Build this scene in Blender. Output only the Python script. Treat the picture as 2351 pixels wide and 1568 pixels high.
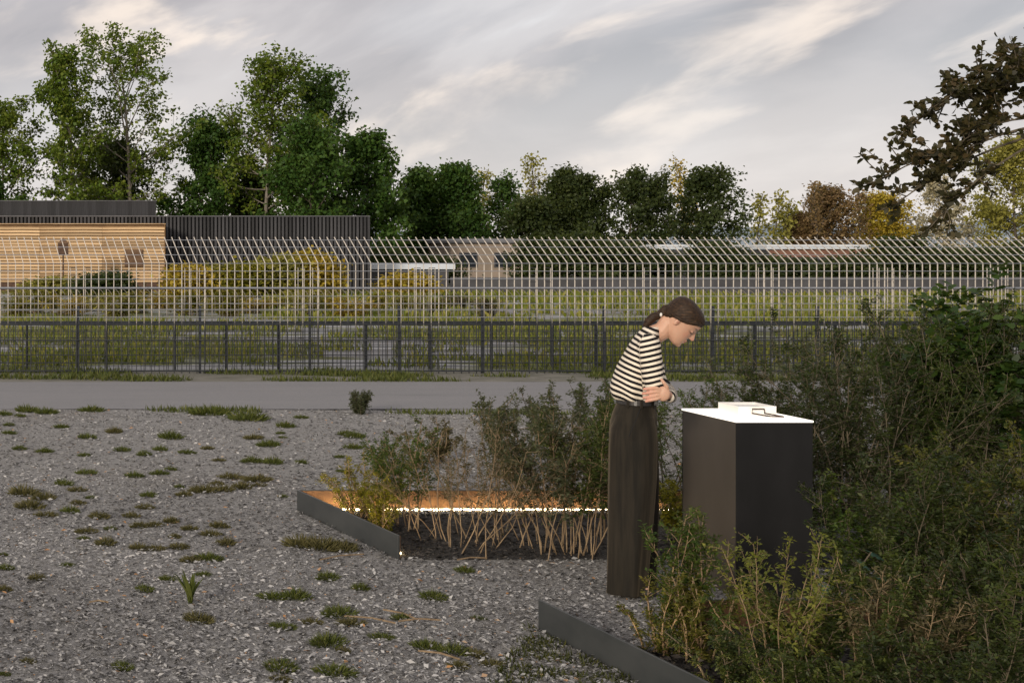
import bpy, bmesh, math, random
import numpy as np
from mathutils import Vector, Matrix, Euler

for o in list(bpy.data.objects):
    bpy.data.objects.remove(o)
S = bpy.context.scene
COL = S.collection

# ------------------------------------------------------------------ camera
# eye 1.86 m above the yard, verticals kept vertical, lens shifted right
F, U0, V0, EYE, WID = 3184.0, -36.7, 575.6, 1.86, 2351.0
cam = bpy.data.cameras.new('camera')
cam.sensor_width = 36.0
cam.lens = F / WID * 36.0
cam.shift_x = (WID / 2 - U0) / WID
cam.shift_y = -(1568 / 2 - V0) / WID
cam.clip_start = 0.1
cam.clip_end = 6000
camo = bpy.data.objects.new('camera', cam)
COL.objects.link(camo)
camo.location = (0, 0, EYE)
camo.rotation_euler = (math.pi / 2, 0, 0)
S.camera = camo

# ------------------------------------------------------------------ light
SUN_EL, SUN_AZ = math.radians(14), math.atan2(-0.62, -0.78)
sd = Vector((math.sin(SUN_AZ) * math.cos(SUN_EL), math.cos(SUN_AZ) * math.cos(SUN_EL), math.sin(SUN_EL)))
sun = bpy.data.lights.new('sun', 'SUN')
sun.energy = 1.5
sun.angle = math.radians(10)
sun.color = (1.0, 0.89, 0.75)
suno = bpy.data.objects.new('sun', sun)
COL.objects.link(suno)
suno.location = (-20, -20, 30)
suno.rotation_euler = (-sd).to_track_quat('-Z', 'Y').to_euler()

W = bpy.data.worlds.new('World')
S.world = W
W.use_nodes = True
nt = W.node_tree
nt.nodes.clear()
def nd(tree, typ, **kw):
    n = tree.nodes.new(typ)
    for k, v in kw.items():
        setattr(n, k, v)
    return n
def lk(tree, a, b):
    tree.links.new(a, b)
sky = nd(nt, 'ShaderNodeTexSky', sky_type='NISHITA', sun_disc=False)
sky.sun_elevation = SUN_EL
sky.sun_rotation = SUN_AZ
sky.air_density = 1.0
sky.dust_density = 2.0
tc = nd(nt, 'ShaderNodeTexCoord')
sep = nd(nt, 'ShaderNodeSeparateXYZ')
lk(nt, tc.outputs['Generated'], sep.inputs[0])
def wmath(op, a, b=None, clamp=False):
    n = nd(nt, 'ShaderNodeMath', operation=op)
    n.use_clamp = clamp
    for i, x in enumerate((a, b)):
        if x is None:
            continue
        if isinstance(x, (int, float)):
            n.inputs[i].default_value = x
        else:
            lk(nt, x, n.inputs[i])
    return n.outputs[0]
def cloud(sx, sz, tilt, off, detail, rough, dist):
    r = nd(nt, 'ShaderNodeMapping')
    r.inputs['Rotation'].default_value = (0, math.radians(tilt), 0)
    lk(nt, tc.outputs['Generated'], r.inputs[0])
    mp = nd(nt, 'ShaderNodeMapping')
    mp.inputs['Scale'].default_value = (sx, sx, sz)
    mp.inputs['Location'].default_value = off
    lk(nt, r.outputs[0], mp.inputs[0])
    n = nd(nt, 'ShaderNodeTexNoise')
    n.inputs['Scale'].default_value = 1.0
    n.inputs['Detail'].default_value = detail
    n.inputs['Roughness'].default_value = rough
    n.inputs['Distortion'].default_value = dist
    lk(nt, mp.outputs[0], n.inputs['Vector'])
    return n.outputs['Fac']
def ramp(tree, src, stops, interp='EASE'):
    r = nd(tree, 'ShaderNodeValToRGB')
    r.color_ramp.interpolation = interp
    while len(r.color_ramp.elements) < len(stops):
        r.color_ramp.elements.new(0.5)
    for e, (p, c) in zip(r.color_ramp.elements, stops):
        e.position = p
        e.color = c if len(c) == 4 else (*c, 1)
    lk(tree, src, r.inputs[0])
    return r.outputs[0]
def mixc(tree, fac, a, b, blend='MIX'):
    m = nd(tree, 'ShaderNodeMix', data_type='RGBA', blend_type=blend)
    for i, x in ((0, fac), (6, a), (7, b)):
        if isinstance(x, (int, float)):
            m.inputs[i].default_value = x
        elif isinstance(x, tuple):
            m.inputs[i].default_value = x if len(x) == 4 else (*x, 1)
        else:
            lk(tree, x, m.inputs[i])
    return m.outputs[2]
SK = 1.0
def sc(*c):
    return tuple(x * SK for x in c)
n1 = cloud(4.2, 11.0, 17, (3.1, 1.7, 0.4), 6, .52, .35)
n2 = cloud(6.5, 20.0, 20, (7.3, 4.2, 2.0), 6, .52, .35)
n3 = cloud(2.2, 5.0, 15, (1.3, 9.2, 5.0), 3, .5, .2)
deck = ramp(nt, n1, [(0.32, (0.48, 0.465, 0.465)), (0.43, (0.37, 0.345, 0.345)), (0.54, (0.285, 0.267, 0.275)), (0.68, (0.205, 0.20, 0.215))])
lit = ramp(nt, n2, [(0.49, (0, 0, 0)), (0.66, (1, 1, 1))])
skyc = mixc(nt, wmath('MULTIPLY', lit, 0.70), deck, (0.66, 0.56, 0.475))
skyc = mixc(nt, wmath('MULTIPLY', ramp(nt, n3, [(.5, (0, 0, 0)), (.72, (1, 1, 1))]), .45), skyc, (.44, .44, .455))
# paler, more even cloud towards the horizon
hz = wmath('SUBTRACT', 1.0, wmath('MULTIPLY', wmath('MAXIMUM', sep.outputs['Z'], 0.0), 7.5), True)
skyc = mixc(nt, wmath('MULTIPLY', hz, 0.78), skyc, (0.53, 0.50, 0.485))
# the cloud deck sits over the clear sky and lets a little of it through
ten = nd(nt, 'ShaderNodeVectorMath', operation='SCALE')
lk(nt, skyc, ten.inputs[0]); ten.inputs['Scale'].default_value = 10.0
allsky = mixc(nt, 0.94, sky.outputs[0], ten.outputs[0])
bg = nd(nt, 'ShaderNodeBackground')
bg.inputs['Strength'].default_value = 0.10
lk(nt, allsky, bg.inputs['Color'])
wo = nd(nt, 'ShaderNodeOutputWorld')
lk(nt, bg.outputs[0], wo.inputs['Surface'])

vs = S.view_settings
vs.view_transform = 'Standard'
vs.look = 'None'
vs.gamma = 1.0
vs.use_curve_mapping = False
vs.exposure = 0.85

# ------------------------------------------------------------------ helpers
def G(u, v):
    """ground point seen at (u, v) of a 2351-wide view"""
    y = F * EYE / (v - V0)
    return Vector(((u - U0) / F * y, y, 0.0))
def X_at(u, y):
    return (u - U0) / F * y
def Z_at(v, y):
    return EYE - (v - V0) / F * y

def np_mesh(name, V, Q, tint=None, smooth=False, mats=(), midx=None, pattr=None):
    me = bpy.data.meshes.new(name)
    V = np.asarray(V, dtype=np.float32)
    Q = np.asarray(Q, dtype=np.int32)
    k = Q.shape[1]
    me.vertices.add(len(V)); me.vertices.foreach_set('co', V.ravel())
    me.loops.add(Q.size); me.loops.foreach_set('vertex_index', Q.ravel())
    me.polygons.add(len(Q))
    me.polygons.foreach_set('loop_start', np.arange(0, Q.size, k, dtype=np.int32))
    if smooth:
        me.polygons.foreach_set('use_smooth', np.ones(len(Q), dtype=bool))
    for m in mats:
        me.materials.append(m)
    if midx is not None:
        me.polygons.foreach_set('material_index', np.asarray(midx, dtype=np.int32))
    me.update(calc_edges=True)
    if tint is not None:
        a = me.attributes.new('tint', 'FLOAT', 'FACE')
        a.data.foreach_set('value', np.asarray(tint, dtype=np.float32))
    return me

def obj(name, me, mat=None, parent=None, loc=None, rz=0.0, scale=None):
    if mat is not None and len(me.materials) == 0:
        me.materials.append(mat)
    o = bpy.data.objects.new(name, me)
    COL.objects.link(o)
    if parent is not None:
        o.parent = parent
    if loc is not None:
        o.location = loc
    if rz:
        o.rotation_euler = (0, 0, rz)
    if scale is not None:
        o.scale = (scale,) * 3 if isinstance(scale, (int, float)) else scale
    return o
def tag(o, label, cat, group=None):
    o['label'] = label
    o['category'] = cat
    if group:
        o['group'] = group
    return o
def thing(name, label, cat, loc=(0, 0, 0), rz=0.0, group=None):
    o = bpy.data.objects.new(name, None)
    COL.objects.link(o)
    o.empty_display_size = 0.2
    o.location = loc
    o.rotation_euler = (0, 0, rz)
    return tag(o, label, cat, group)
def kind(o, k):
    o['kind'] = k
    return o

def box_mesh(name, x0, x1, y0, y1, z0, z1, bevel=0.0):
    bm = bmesh.new()
    bmesh.ops.create_cube(bm, size=1.0)
    for v in bm.verts:
        v.co = Vector((x0 + (v.co.x + .5) * (x1 - x0), y0 + (v.co.y + .5) * (y1 - y0), z0 + (v.co.z + .5) * (z1 - z0)))
    if bevel > 0:
        bmesh.ops.bevel(bm, geom=bm.edges[:], offset=bevel, segments=2, affect='EDGES', profile=0.5)
    me = bpy.data.meshes.new(name)
    bm.to_mesh(me); bm.free()
    return me
def prism_between(name, A, B, h, t, z0=0.0, bevel=0.002):
    """upright plate from A to B (ground points), height h, thickness t to the left of A->B"""
    d = (B - A); L = d.length
    me = box_mesh(name, 0, L, 0, t, z0, z0 + h, bevel)
    rz = math.atan2(d.y, d.x)
    return me, rz

def tubes(P0, P1, R0, R1, k=5):
    P0, P1 = np.asarray(P0, float), np.asarray(P1, float)
    R0, R1 = np.asarray(R0, float), np.asarray(R1, float)
    n = len(P0)
    D = P1 - P0
    D /= (np.linalg.norm(D, axis=1, keepdims=True) + 1e-9)
    ref = np.where(np.abs(D[:, 2:3]) < 0.9, np.array([[0, 0, 1.0]]), np.array([[1.0, 0, 0]]))
    A = np.cross(D, ref); A /= np.linalg.norm(A, axis=1, keepdims=True)
    B = np.cross(D, A)
    th = np.arange(k) * 2 * math.pi / k
    ring = A[:, None, :] * np.cos(th)[None, :, None] + B[:, None, :] * np.sin(th)[None, :, None]
    V = np.empty((n, 2, k, 3))
    V[:, 0] = P0[:, None] + ring * R0[:, None, None]
    V[:, 1] = P1[:, None] + ring * R1[:, None, None]
    base = (np.arange(n) * 2 * k)[:, None]
    i = np.arange(k)[None, :]; j = (i + 1) % k
    Q = np.stack([base + i, base + j, base + k + j, base + k + i], axis=2).reshape(-1, 4)
    return V.reshape(-1, 3), Q
def path_tube(name, pts, r, k=6, cap=True):
    """one swept tube along a polyline"""
    pts = [Vector(p) for p in pts]
    bm = bmesh.new()
    rings = []
    rr = r if isinstance(r, (list, tuple)) else [r] * len(pts)
    up = None
    for i, p in enumerate(pts):
        d = (pts[min(i + 1, len(pts) - 1)] - pts[max(i - 1, 0)]).normalized()
        if up is None:
            up = Vector((0, 0, 1)) if abs(d.z) < .9 else Vector((1, 0, 0))
        a = d.cross(up).normalized(); b = a.cross(d).normalized(); up = b
        rings.append([bm.verts.new(p + (a * math.cos(t) + b * math.sin(t)) * rr[i]) for t in [2 * math.pi * (q + .5) / k for q in range(k)]])
    for A, B in zip(rings, rings[1:]):
        for q in range(k):
            bm.faces.new((A[q], A[(q + 1) % k], B[(q + 1) % k], B[q]))
    if cap:
        bm.faces.new(rings[0][::-1]); bm.faces.new(rings[-1])
    bmesh.ops.recalc_face_normals(bm, faces=bm.faces[:])
    me = bpy.data.meshes.new(name)
    bm.to_mesh(me); bm.free()
    return me

def unit(a):
    return a / (np.linalg.norm(a, axis=1, keepdims=True) + 1e-9)
def leaf_quads(C, D, N, L, Wd, fold=0.25):
    """one folded rhombic leaf per row"""
    D = unit(D)
    Sd = unit(np.cross(D, N))
    N2 = np.cross(Sd, D)
    n = len(C)
    V = np.empty((n, 4, 3))
    mid = C + D * (L * 0.45)[:, None]
    up = N2 * (Wd * fold)[:, None]
    V[:, 0] = C
    V[:, 1] = mid + Sd * (Wd * .5)[:, None] + up
    V[:, 2] = C + D * L[:, None] - N2 * (L * .08)[:, None]
    V[:, 3] = mid - Sd * (Wd * .5)[:, None] + up
    return V.reshape(-1, 3), np.arange(n * 4).reshape(n, 4)

def leaf_ovals(C, D, N, L, Wd, fold=0.2):
    """one six-cornered oval leaf per row"""
    D = unit(D); Sd = unit(np.cross(D, N)); N2 = np.cross(Sd, D)
    n = len(C); V = np.empty((n, 6, 3))
    up = N2 * (Wd * fold)[:, None]
    for i, (a, b_) in enumerate(((0, 0), (.25, .42), (.68, .40), (1, 0), (.68, -.40), (.25, -.42))):
        V[:, i] = C + D * (L * a)[:, None] + Sd * (Wd * b_)[:, None] + (up if b_ else 0)
    return V.reshape(-1, 3), np.arange(n * 6).reshape(n, 6)

# ------------------------------------------------------------------ materials
def new_mat(name):
    m = bpy.data.materials.new(name)
    m.use_nodes = True
    t = m.node_tree
    b = t.nodes['Principled BSDF']
    return m, t, b
def tcoord(t, which='Object', scale=(1, 1, 1)):
    c = nd(t, 'ShaderNodeTexCoord')
    mp = nd(t, 'ShaderNodeMapping')
    mp.inputs['Scale'].default_value = scale
    lk(t, c.outputs[which], mp.inputs[0])
    return mp.outputs[0]
def tnoise(t, vec, scale, detail=4, rough=.55, out='Fac'):
    n = nd(t, 'ShaderNodeTexNoise')
    n.inputs['Scale'].default_value = scale
    n.inputs['Detail'].default_value = detail
    n.inputs['Roughness'].default_value = rough
    lk(t, vec, n.inputs['Vector'])
    return n.outputs[out]
def tbump(t, b, h, strength=.3, dist=.02):
    n = nd(t, 'ShaderNodeBump')
    n.inputs['Strength'].default_value = strength
    n.inputs['Distance'].default_value = dist
    lk(t, h, n.inputs['Height'])
    lk(t, n.outputs[0], b.inputs['Normal'])
def surf(name, c0, c1, scale=8, rough=.7, metallic=0, stretch=(1, 1, 1), bump=.15, bdist=.01, rnd=0.0, detail=5, spec=.5):
    m, t, b = new_mat(name)
    v = tcoord(t, 'Object', stretch)
    f = tnoise(t, v, scale, detail, .6)
    col = ramp(t, f, [(.3, c0), (.7, c1)])
    if rnd:
        oi = nd(t, 'ShaderNodeObjectInfo')
        hsv = nd(t, 'ShaderNodeHueSaturation')
        mr = nd(t, 'ShaderNodeMapRange')
        mr.inputs[3].default_value = 1 - rnd; mr.inputs[4].default_value = 1 + rnd
        lk(t, oi.outputs['Random'], mr.inputs[0])
        lk(t, mr.outputs[0], hsv.inputs['Value'])
        lk(t, col, hsv.inputs['Color'])
        col = hsv.outputs[0]
    lk(t, col, b.inputs['Base Color'])
    b.inputs['Roughness'].default_value = rough
    b.inputs['Metallic'].default_value = metallic
    b.inputs['Specular IOR Level'].default_value = spec
    if bump:
        tbump(t, b, tnoise(t, v, scale * 4, 4), bump, bdist)
    return m
def leaf_mat(name, stops, trans=.35, rough=.55, spec=.3):
    m, t, b = new_mat(name)
    a = nd(t, 'ShaderNodeAttribute', attribute_name='tint')
    n = len(stops)
    col = ramp(t, a.outputs['Fac'], [(i / max(1, n - 1), c) for i, c in enumerate(stops)], 'LINEAR')
    lk(t, col, b.inputs['Base Color'])
    b.inputs['Roughness'].default_value = rough
    b.inputs['Specular IOR Level'].default_value = spec
    tr = nd(t, 'ShaderNodeBsdfTranslucent')
    lk(t, mixc(t, .5, col, (.16, .19, .02), 'MIX'), tr.inputs['Color'])
    mx = nd(t, 'ShaderNodeMixShader')
    mx.inputs[0].default_value = trans
    lk(t, b.outputs[0], mx.inputs[1]); lk(t, tr.outputs[0], mx.inputs[2])
    lk(t, mx.outputs[0], t.nodes['Material Output'].inputs['Surface'])
    return m
def emit_mat(name, col, strength):
    m, t, b = new_mat(name)
    b.inputs['Base Color'].default_value = (*col, 1)
    b.inputs['Emission Color'].default_value = (*col, 1)
    b.inputs['Emission Strength'].default_value = strength
    return m

M = {}
M['bark'] = surf('bark', (.045, .035, .026), (.13, .105, .08), 6, .9, stretch=(3, 3, .6), bump=.6, bdist=.03)
M['pale_bark'] = surf('pale_bark', (.11, .095, .075), (.24, .21, .17), 5, .85, stretch=(3, 3, .6), bump=.4)
M['twig'] = surf('twig', (.15, .10, .055), (.30, .215, .125), 14, .75, stretch=(2, 2, .5), bump=.2)
M['dark_twig'] = surf('dark_twig', (.05, .04, .025), (.13, .105, .065), 14, .8, bump=.2)
M['pole_leaf'] = leaf_mat('leaf_bright_green', [(.055, .105, .010), (.09, .15, .015), (.14, .19, .02), (.20, .225, .03)])
M['mid_leaf'] = leaf_mat('leaf_mid_green', [(.024, .062, .012), (.040, .098, .016), (.066, .13, .022), (.10, .165, .03)])
M['dark_leaf'] = leaf_mat('leaf_dark_green', [(.022, .038, .013), (.036, .056, .017), (.055, .075, .020), (.08, .098, .026)])
M['gold_leaf'] = leaf_mat('leaf_gold', [(.26, .17, .02), (.40, .28, .03), (.48, .36, .04), (.44, .40, .06)])
M['brown_leaf'] = leaf_mat('leaf_brown', [(.10, .062, .035), (.17, .105, .05), (.24, .155, .07), (.30, .21, .08)])
M['pale_leaf'] = leaf_mat('leaf_pale', [(.34, .31, .20), (.44, .40, .27), (.52, .46, .32), (.42, .34, .15)])
M['olive_leaf'] = leaf_mat('leaf_olive', [(.17, .165, .035), (.25, .24, .045), (.33, .30, .055), (.38, .36, .09)])
M['shrub_leaf'] = leaf_mat('leaf_shrub', [(.018, .030, .008), (.038, .058, .013), (.065, .088, .019), (.13, .14, .034)])
M['shaded_leaf'] = leaf_mat('leaf_shaded_olive', [(.012, .022, .006), (.022, .036, .009), (.040, .055, .013), (.10, .11, .028)], trans=.22)  # shadow within the thicket put into the darker leaf colour
M['fern_leaf'] = leaf_mat('leaf_fern', [(.025, .055, .010), (.045, .085, .014), (.075, .11, .018), (.13, .14, .03)])
M['lit_yellow_shrub'] = leaf_mat('leaf_lit_yellow_green', [(.10, .11, .010), (.16, .16, .014), (.24, .21, .018), (.32, .27, .03)])  # warm light on the shrubs put into a brighter leaf colour
M['amber_leaf'] = leaf_mat('leaf_amber_green', [(.04, .055, .012), (.075, .085, .015), (.12, .115, .02), (.20, .175, .035)])
M['sprig_leaf'] = leaf_mat('leaf_sprig_green', [(.08, .10, .018), (.12, .14, .024), (.17, .18, .03), (.24, .23, .05)])
M['dry_shrub'] = leaf_mat('leaf_dry', [(.055, .05, .025), (.09, .08, .035), (.12, .10, .05), (.15, .12, .055)])
M['grey_shrub'] = leaf_mat('leaf_grey_green', [(.045, .055, .03), (.075, .085, .045), (.10, .11, .06), (.14, .13, .08)])
M['teal_leaf'] = leaf_mat('leaf_blue_green', [(.035, .085, .062), (.055, .11, .082), (.075, .14, .105), (.10, .17, .125)], trans=.15)
M['big_leaf'] = leaf_mat('leaf_large', [(.015, .035, .010), (.025, .055, .012), (.045, .085, .016), (.09, .13, .025)], rough=.4)
M['crab_leaf'] = leaf_mat('leaf_brown_green', [(.022, .020, .010), (.035, .032, .012), (.055, .045, .016), (.075, .05, .02)], trans=.25)
M['grass'] = leaf_mat('grass_green', [(.05, .07, .016), (.075, .095, .02), (.10, .12, .026), (.14, .14, .04)], trans=.3, rough=.6)
M['dry_grass'] = leaf_mat('grass_dry', [(.07, .065, .026), (.10, .09, .035), (.13, .115, .045), (.17, .145, .065)], trans=.25, rough=.7)
M['moss'] = leaf_mat('moss_green', [(.022, .030, .006), (.035, .044, .008), (.055, .062, .012), (.09, .085, .02)], trans=.2)
M['field_grass'] = leaf_mat('grass_field', [(.09, .12, .014), (.14, .17, .02), (.20, .21, .03), (.28, .25, .05)], trans=.3)

M['black_timber'] = surf('black_stained_timber', (.026, .026, .029), (.058, .058, .062), 2.5, .75, stretch=(8, 8, .5), bump=.3, rnd=.45)
M['black_board'] = surf('black_board', (.013, .013, .015), (.030, .030, .033), 2.5, .7, stretch=(8, 8, .5), bump=.3, rnd=.35)
M['black_gap'] = surf('black_lining', (.006, .006, .007), (.012, .012, .013), 3, .9, bump=0)
M['larch'] = surf('larch_slat', (.36, .215, .10), (.66, .47, .27), 1.3, .7, stretch=(.35, 6, 6), bump=.25, rnd=.28)
M['larch_back'] = surf('larch_backing', (.13, .07, .03), (.20, .115, .05), 2, .8, bump=0)
M['brown_panel'] = surf('brown_panel', (.10, .055, .028), (.16, .09, .045), 3, .6, bump=.1)
M['roof_grey'] = surf('roof_membrane', (.10, .10, .11), (.15, .15, .16), 1.5, .8, bump=.1)
M['white_roof'] = surf('pale_metal_roof', (.55, .60, .66), (.68, .72, .76), 1, .35, stretch=(1, 1, 1), bump=.05)
M['red_fascia'] = surf('red_brown_render', (.16, .075, .05), (.22, .11, .075), 1.5, .8, bump=.1)
M['beige_wall'] = surf('beige_render', (.22, .18, .14), (.30, .24, .19), 1.2, .85, bump=.1)
M['dark_wall'] = surf('dark_render', (.05, .05, .055), (.08, .08, .085), 1.2, .85, bump=.1)
M['dark_glass'] = surf('dark_glass', (.02, .024, .03), (.03, .035, .042), 1, .12, bump=0)
M['concrete'] = surf('concrete', (.22, .215, .21), (.34, .33, .32), 3, .85, bump=.3)
M['wire'] = surf('galvanised_wire', (.26, .28, .32), (.38, .40, .44), 20, .5, .5, bump=0)
M['tan_bar'] = surf('tan_weathered_bar', (.14, .12, .09), (.26, .23, .18), 14, .6, .2, bump=0)
M['dark_steel'] = surf('dark_fence_steel', (.018, .022, .028), (.04, .045, .052), 12, .55, .3, bump=.05)
M['white_plate'] = surf('white_tray', (.80, .78, .74), (.84, .82, .78), 6, .45, bump=0)
M['tray_floor'] = surf('tray_floor', (.36, .39, .44), (.42, .45, .50), 6, .5, bump=0)
M['wire_handle'] = surf('rusty_rod', (.035, .022, .015), (.07, .04, .025), 30, .5, .6, bump=.1)
M['steel_edge'] = surf('grey_mill_steel', (.060, .066, .066), (.095, .10, .098), 2.2, .5, .55, stretch=(1, 1, 1.8), bump=.06, bdist=.004)
M['rust'] = surf('corten_steel', (.10, .050, .024), (.22, .115, .055), 9, .75, .2, bump=.2, bdist=.004)
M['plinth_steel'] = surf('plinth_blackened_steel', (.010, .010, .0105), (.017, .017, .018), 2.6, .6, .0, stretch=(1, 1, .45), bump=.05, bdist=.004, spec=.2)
M['plinth_brown'] = surf('plinth_brown_sunlit', (.062, .052, .043), (.078, .066, .055), 3.2, .55, .1, stretch=(1, 1, .5), bump=.08, bdist=.004)  # brown sides, with sunlight on them put into the lighter tone
M['led'] = emit_mat('warm_led', (1.0, .76, .42), 24.0)
M['light_plate'] = emit_mat('light_table_glass', (1.0, .93, .83), .62)
M['boulder'] = surf('black_boulder', (.012, .012, .014), (.04, .04, .045), 5, .8, bump=.8, bdist=.05)
M['post_brown'] = surf('brown_wood', (.06, .032, .02), (.11, .06, .036), 6, .75, bump=.2)

# fence bars: pale galvanised, with shade put into the colour of the lower part
m, t, b = new_mat('pale_bar_shaded_foot')
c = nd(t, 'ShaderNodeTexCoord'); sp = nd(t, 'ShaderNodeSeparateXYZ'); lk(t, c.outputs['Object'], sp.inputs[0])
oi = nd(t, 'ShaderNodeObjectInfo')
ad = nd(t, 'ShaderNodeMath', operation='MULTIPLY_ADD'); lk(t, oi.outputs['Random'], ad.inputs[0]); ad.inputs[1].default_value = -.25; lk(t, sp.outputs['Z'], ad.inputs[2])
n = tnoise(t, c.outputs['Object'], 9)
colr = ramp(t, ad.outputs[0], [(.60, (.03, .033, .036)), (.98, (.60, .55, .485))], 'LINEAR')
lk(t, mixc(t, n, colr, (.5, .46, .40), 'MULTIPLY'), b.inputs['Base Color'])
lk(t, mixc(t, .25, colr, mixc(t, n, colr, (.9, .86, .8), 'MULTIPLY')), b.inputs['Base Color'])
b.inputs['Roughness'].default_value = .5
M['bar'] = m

# ground sheets
m, t, b = new_mat('field_ground')
v = tcoord(t, 'Object', (.35, 1, 1))
nA = tnoise(t, v, .55, 6, .62); nB = tnoise(t, v, 7, 6, .6)
grassc = ramp(t, nB, [(.3, (.07, .085, .018)), (.55, (.115, .125, .028)), (.75, (.17, .16, .045))])
gravc = ramp(t, nB, [(.3, (.20, .205, .215)), (.7, (.34, .345, .35))])
lk(t, mixc(t, ramp(t, nA, [(.46, (0, 0, 0)), (.54, (1, 1, 1))]), gravc, grassc), b.inputs['Base Color'])
b.inputs['Roughness'].default_value = .95
tbump(t, b, nB, .5, .05)
M['field'] = m
m, t, b = new_mat('gravel_yard')
v = tcoord(t)
nA = tnoise(t, v, .5, 5); nB = tnoise(t, v, 60, 5, .7); nC = tnoise(t, v, 14, 5, .65)
c1 = ramp(t, nB, [(.3, (.15, .147, .143)), (.5, (.26, .255, .248)), (.7, (.40, .39, .38))])
c2 = mixc(t, ramp(t, nC, [(.35, (0, 0, 0)), (.7, (1, 1, 1))]), c1, (.25, .243, .232))
c3 = mixc(t, ramp(t, nA, [(.5, (0, 0, 0)), (.75, (.5, .5, .5))]), c2, (.19, .17, .145))
lk(t, c3, b.inputs['Base Color']); b.inputs['Roughness'].default_value = .95
tbump(t, b, nB, .8, .02)
M['gravel'] = m
m, t, b = new_mat('asphalt')
v = tcoord(t)
nA = tnoise(t, tcoord(t, 'Object', (.25, 1.6, 1)), 1.2, 6, .65); nB = tnoise(t, v, 90, 3, .7)
c1 = ramp(t, nA, [(.28, (.13, .13, .138)), (.42, (.19, .19, .197)), (.55, (.205, .203, .21)), (.75, (.25, .245, .25))])
c2 = mixc(t, .5, c1, ramp(t, nB, [(.3, (.13, .13, .135)), (.7, (.29, .285, .29))]))
lk(t, c2, b.inputs['Base Color']); b.inputs['Roughness'].default_value = .85
tbump(t, b, nB, .3, .006)
M['asphalt'] = m
M['soil'] = surf('dark_mulch_soil', (.012, .011, .010), (.045, .040, .036), 30, .95, bump=.9, bdist=.03)
M['verge'] = surf('verge_earth', (.10, .10, .075), (.21, .20, .17), 6, .95, stretch=(.4, 1, 1), bump=.6, bdist=.03)
M['chip'] = leaf_mat('wood_chips', [(.055, .053, .051), (.14, .137, .133), (.24, .236, .23), (.34, .335, .327), (.50, .49, .475), (.48, .36, .25), (.40, .19, .06)], trans=0.0, rough=.85)
M['mulch'] = leaf_mat('dark_bark_chips', [(.012, .011, .010), (.03, .027, .024), (.055, .048, .042), (.09, .08, .07)], trans=0.0, rough=.9)
M['hill'] = surf('hazy_far_hill', (.22, .27, .32), (.27, .32, .36), .01, 1, bump=0)  # haze of the distance put into the blue-grey colour

# ------------------------------------------------------------------ ground
def sheet(name, pts, z, mat, sub=None):
    me = bpy.data.meshes.new(name)
    me.from_pydata([(p[0], p[1], z) for p in pts], [], [list(range(len(pts)))])
    me.update()
    return kind(obj(name, me, mat), 'structure')
sheet('ground', [(-1500, -60), (2500, -60), (2500, 2600), (-1500, 2600)], -0.012, M['field'])
YR0, YR1 = G(0, 940).y, G(0, 877).y
YF = G(0, 857).y
rng = np.random.default_rng(3)
def wavy_sheet(name, x0, x1, ya, yb, amp_a, amp_b, z, mat, n=160):
    xs = np.linspace(x0, x1, n)
    r = np.random.default_rng(hash(name) % 1000 if False else len(name))
    na = np.convolve(r.normal(0, 1, n), np.ones(3) / 3, 'same') * amp_a
    nb = np.convolve(r.normal(0, 1, n), np.ones(3) / 3, 'same') * amp_b
    V = [(x, ya + a, z) for x, a in zip(xs, na)] + [(x, yb + b_, z) for x, b_ in zip(xs, nb)]
    Q = [[i, i + 1, n + i + 1, n + i] for i in range(n - 1)]
    return kind(obj(name, np_mesh(name, V, Q), mat), 'structure')
wavy_sheet('gravel_yard', -8, 22, -3, YR0 - .02, 0, .05, 0.0, M['gravel'])
wavy_sheet('road_verge', -12, 32, YR1 - .05, YF + .6, .04, .12, -0.004, M['verge'])
wavy_sheet('road', -12, 32, YR0, YR1, .03, .03, 0.004, M['asphalt'])
# grey paths across the field behind the fences
def path(name, ya, yb, x0, x1, z):
    return wavy_sheet(name, x0, x1, ya, yb, .12, .12, z, M['asphalt'], 80)
path('path', 27.5, 30.0, -10, 13, -0.006)
path('far_path', 41.5, 45.5, 14, 90, -0.005)
path('cross_path', 24.5, 26.3, 6, 60, -0.007)
# far hills
xs = np.linspace(-1200, 2400, 80)
hh = 26 + 10 * np.sin(xs * .006 + 1) + 7 * np.sin(xs * .017) + 4 * np.sin(xs * .05)
V = [(x, 1500, -1) for x in xs] + [(x, 1560, h) for x, h in zip(xs, hh)] + [(x, 1900, -1) for x in xs]
nH = len(xs)
Q = [[i, i + 1, nH + i + 1, nH + i] for i in range(nH - 1)] + [[nH + i, nH + i + 1, 2 * nH + i + 1, 2 * nH + i] for i in range(nH - 1)]
kind(obj('hills', np_mesh('hills', V, Q, smooth=True), M['hill']), 'structure')

# ------------------------------------------------------------------ planters: plan
f1n, f1f = G(918, 1285), G(686, 1172)              # side plate of the rear bed
f2a = G(1242, 1445); f2b_ = G(1466, 1564)
f2d = (f2b_ - f2a).normalized()
f2b = f2a + f2d * 2.6                             # side plate of the front bed
bed1 = [(f1n.x, f1n.y), (8.6, f1n.y), (8.6, f1f.y), (f1f.x, f1f.y)]
q2 = f2a + f2d * .42
bed2 = [(q2.x, q2.y), (X_at(1600, f2a.y) - .2, q2.y + .05), (X_at(1600, f2a.y), f2a.y), (7.4, f2a.y), (7.4, f2b.y), (f2b.x, f2b.y)]
sheet('rear_bed_soil', bed1, 0.006, M['soil'])
sheet('front_bed_soil', bed2, 0.006, M['soil'])
def inside(poly, X, Y):
    r = np.zeros(len(X), bool)
    n = len(poly); j = n - 1
    for i in range(n):
        xi, yi = poly[i]; xj, yj = poly[j]
        cnd = ((yi > Y) != (yj > Y)) & (X < (xj - xi) * (Y - yi) / (yj - yi + 1e-12) + xi)
        r ^= cnd
        j = i
    return r

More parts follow.
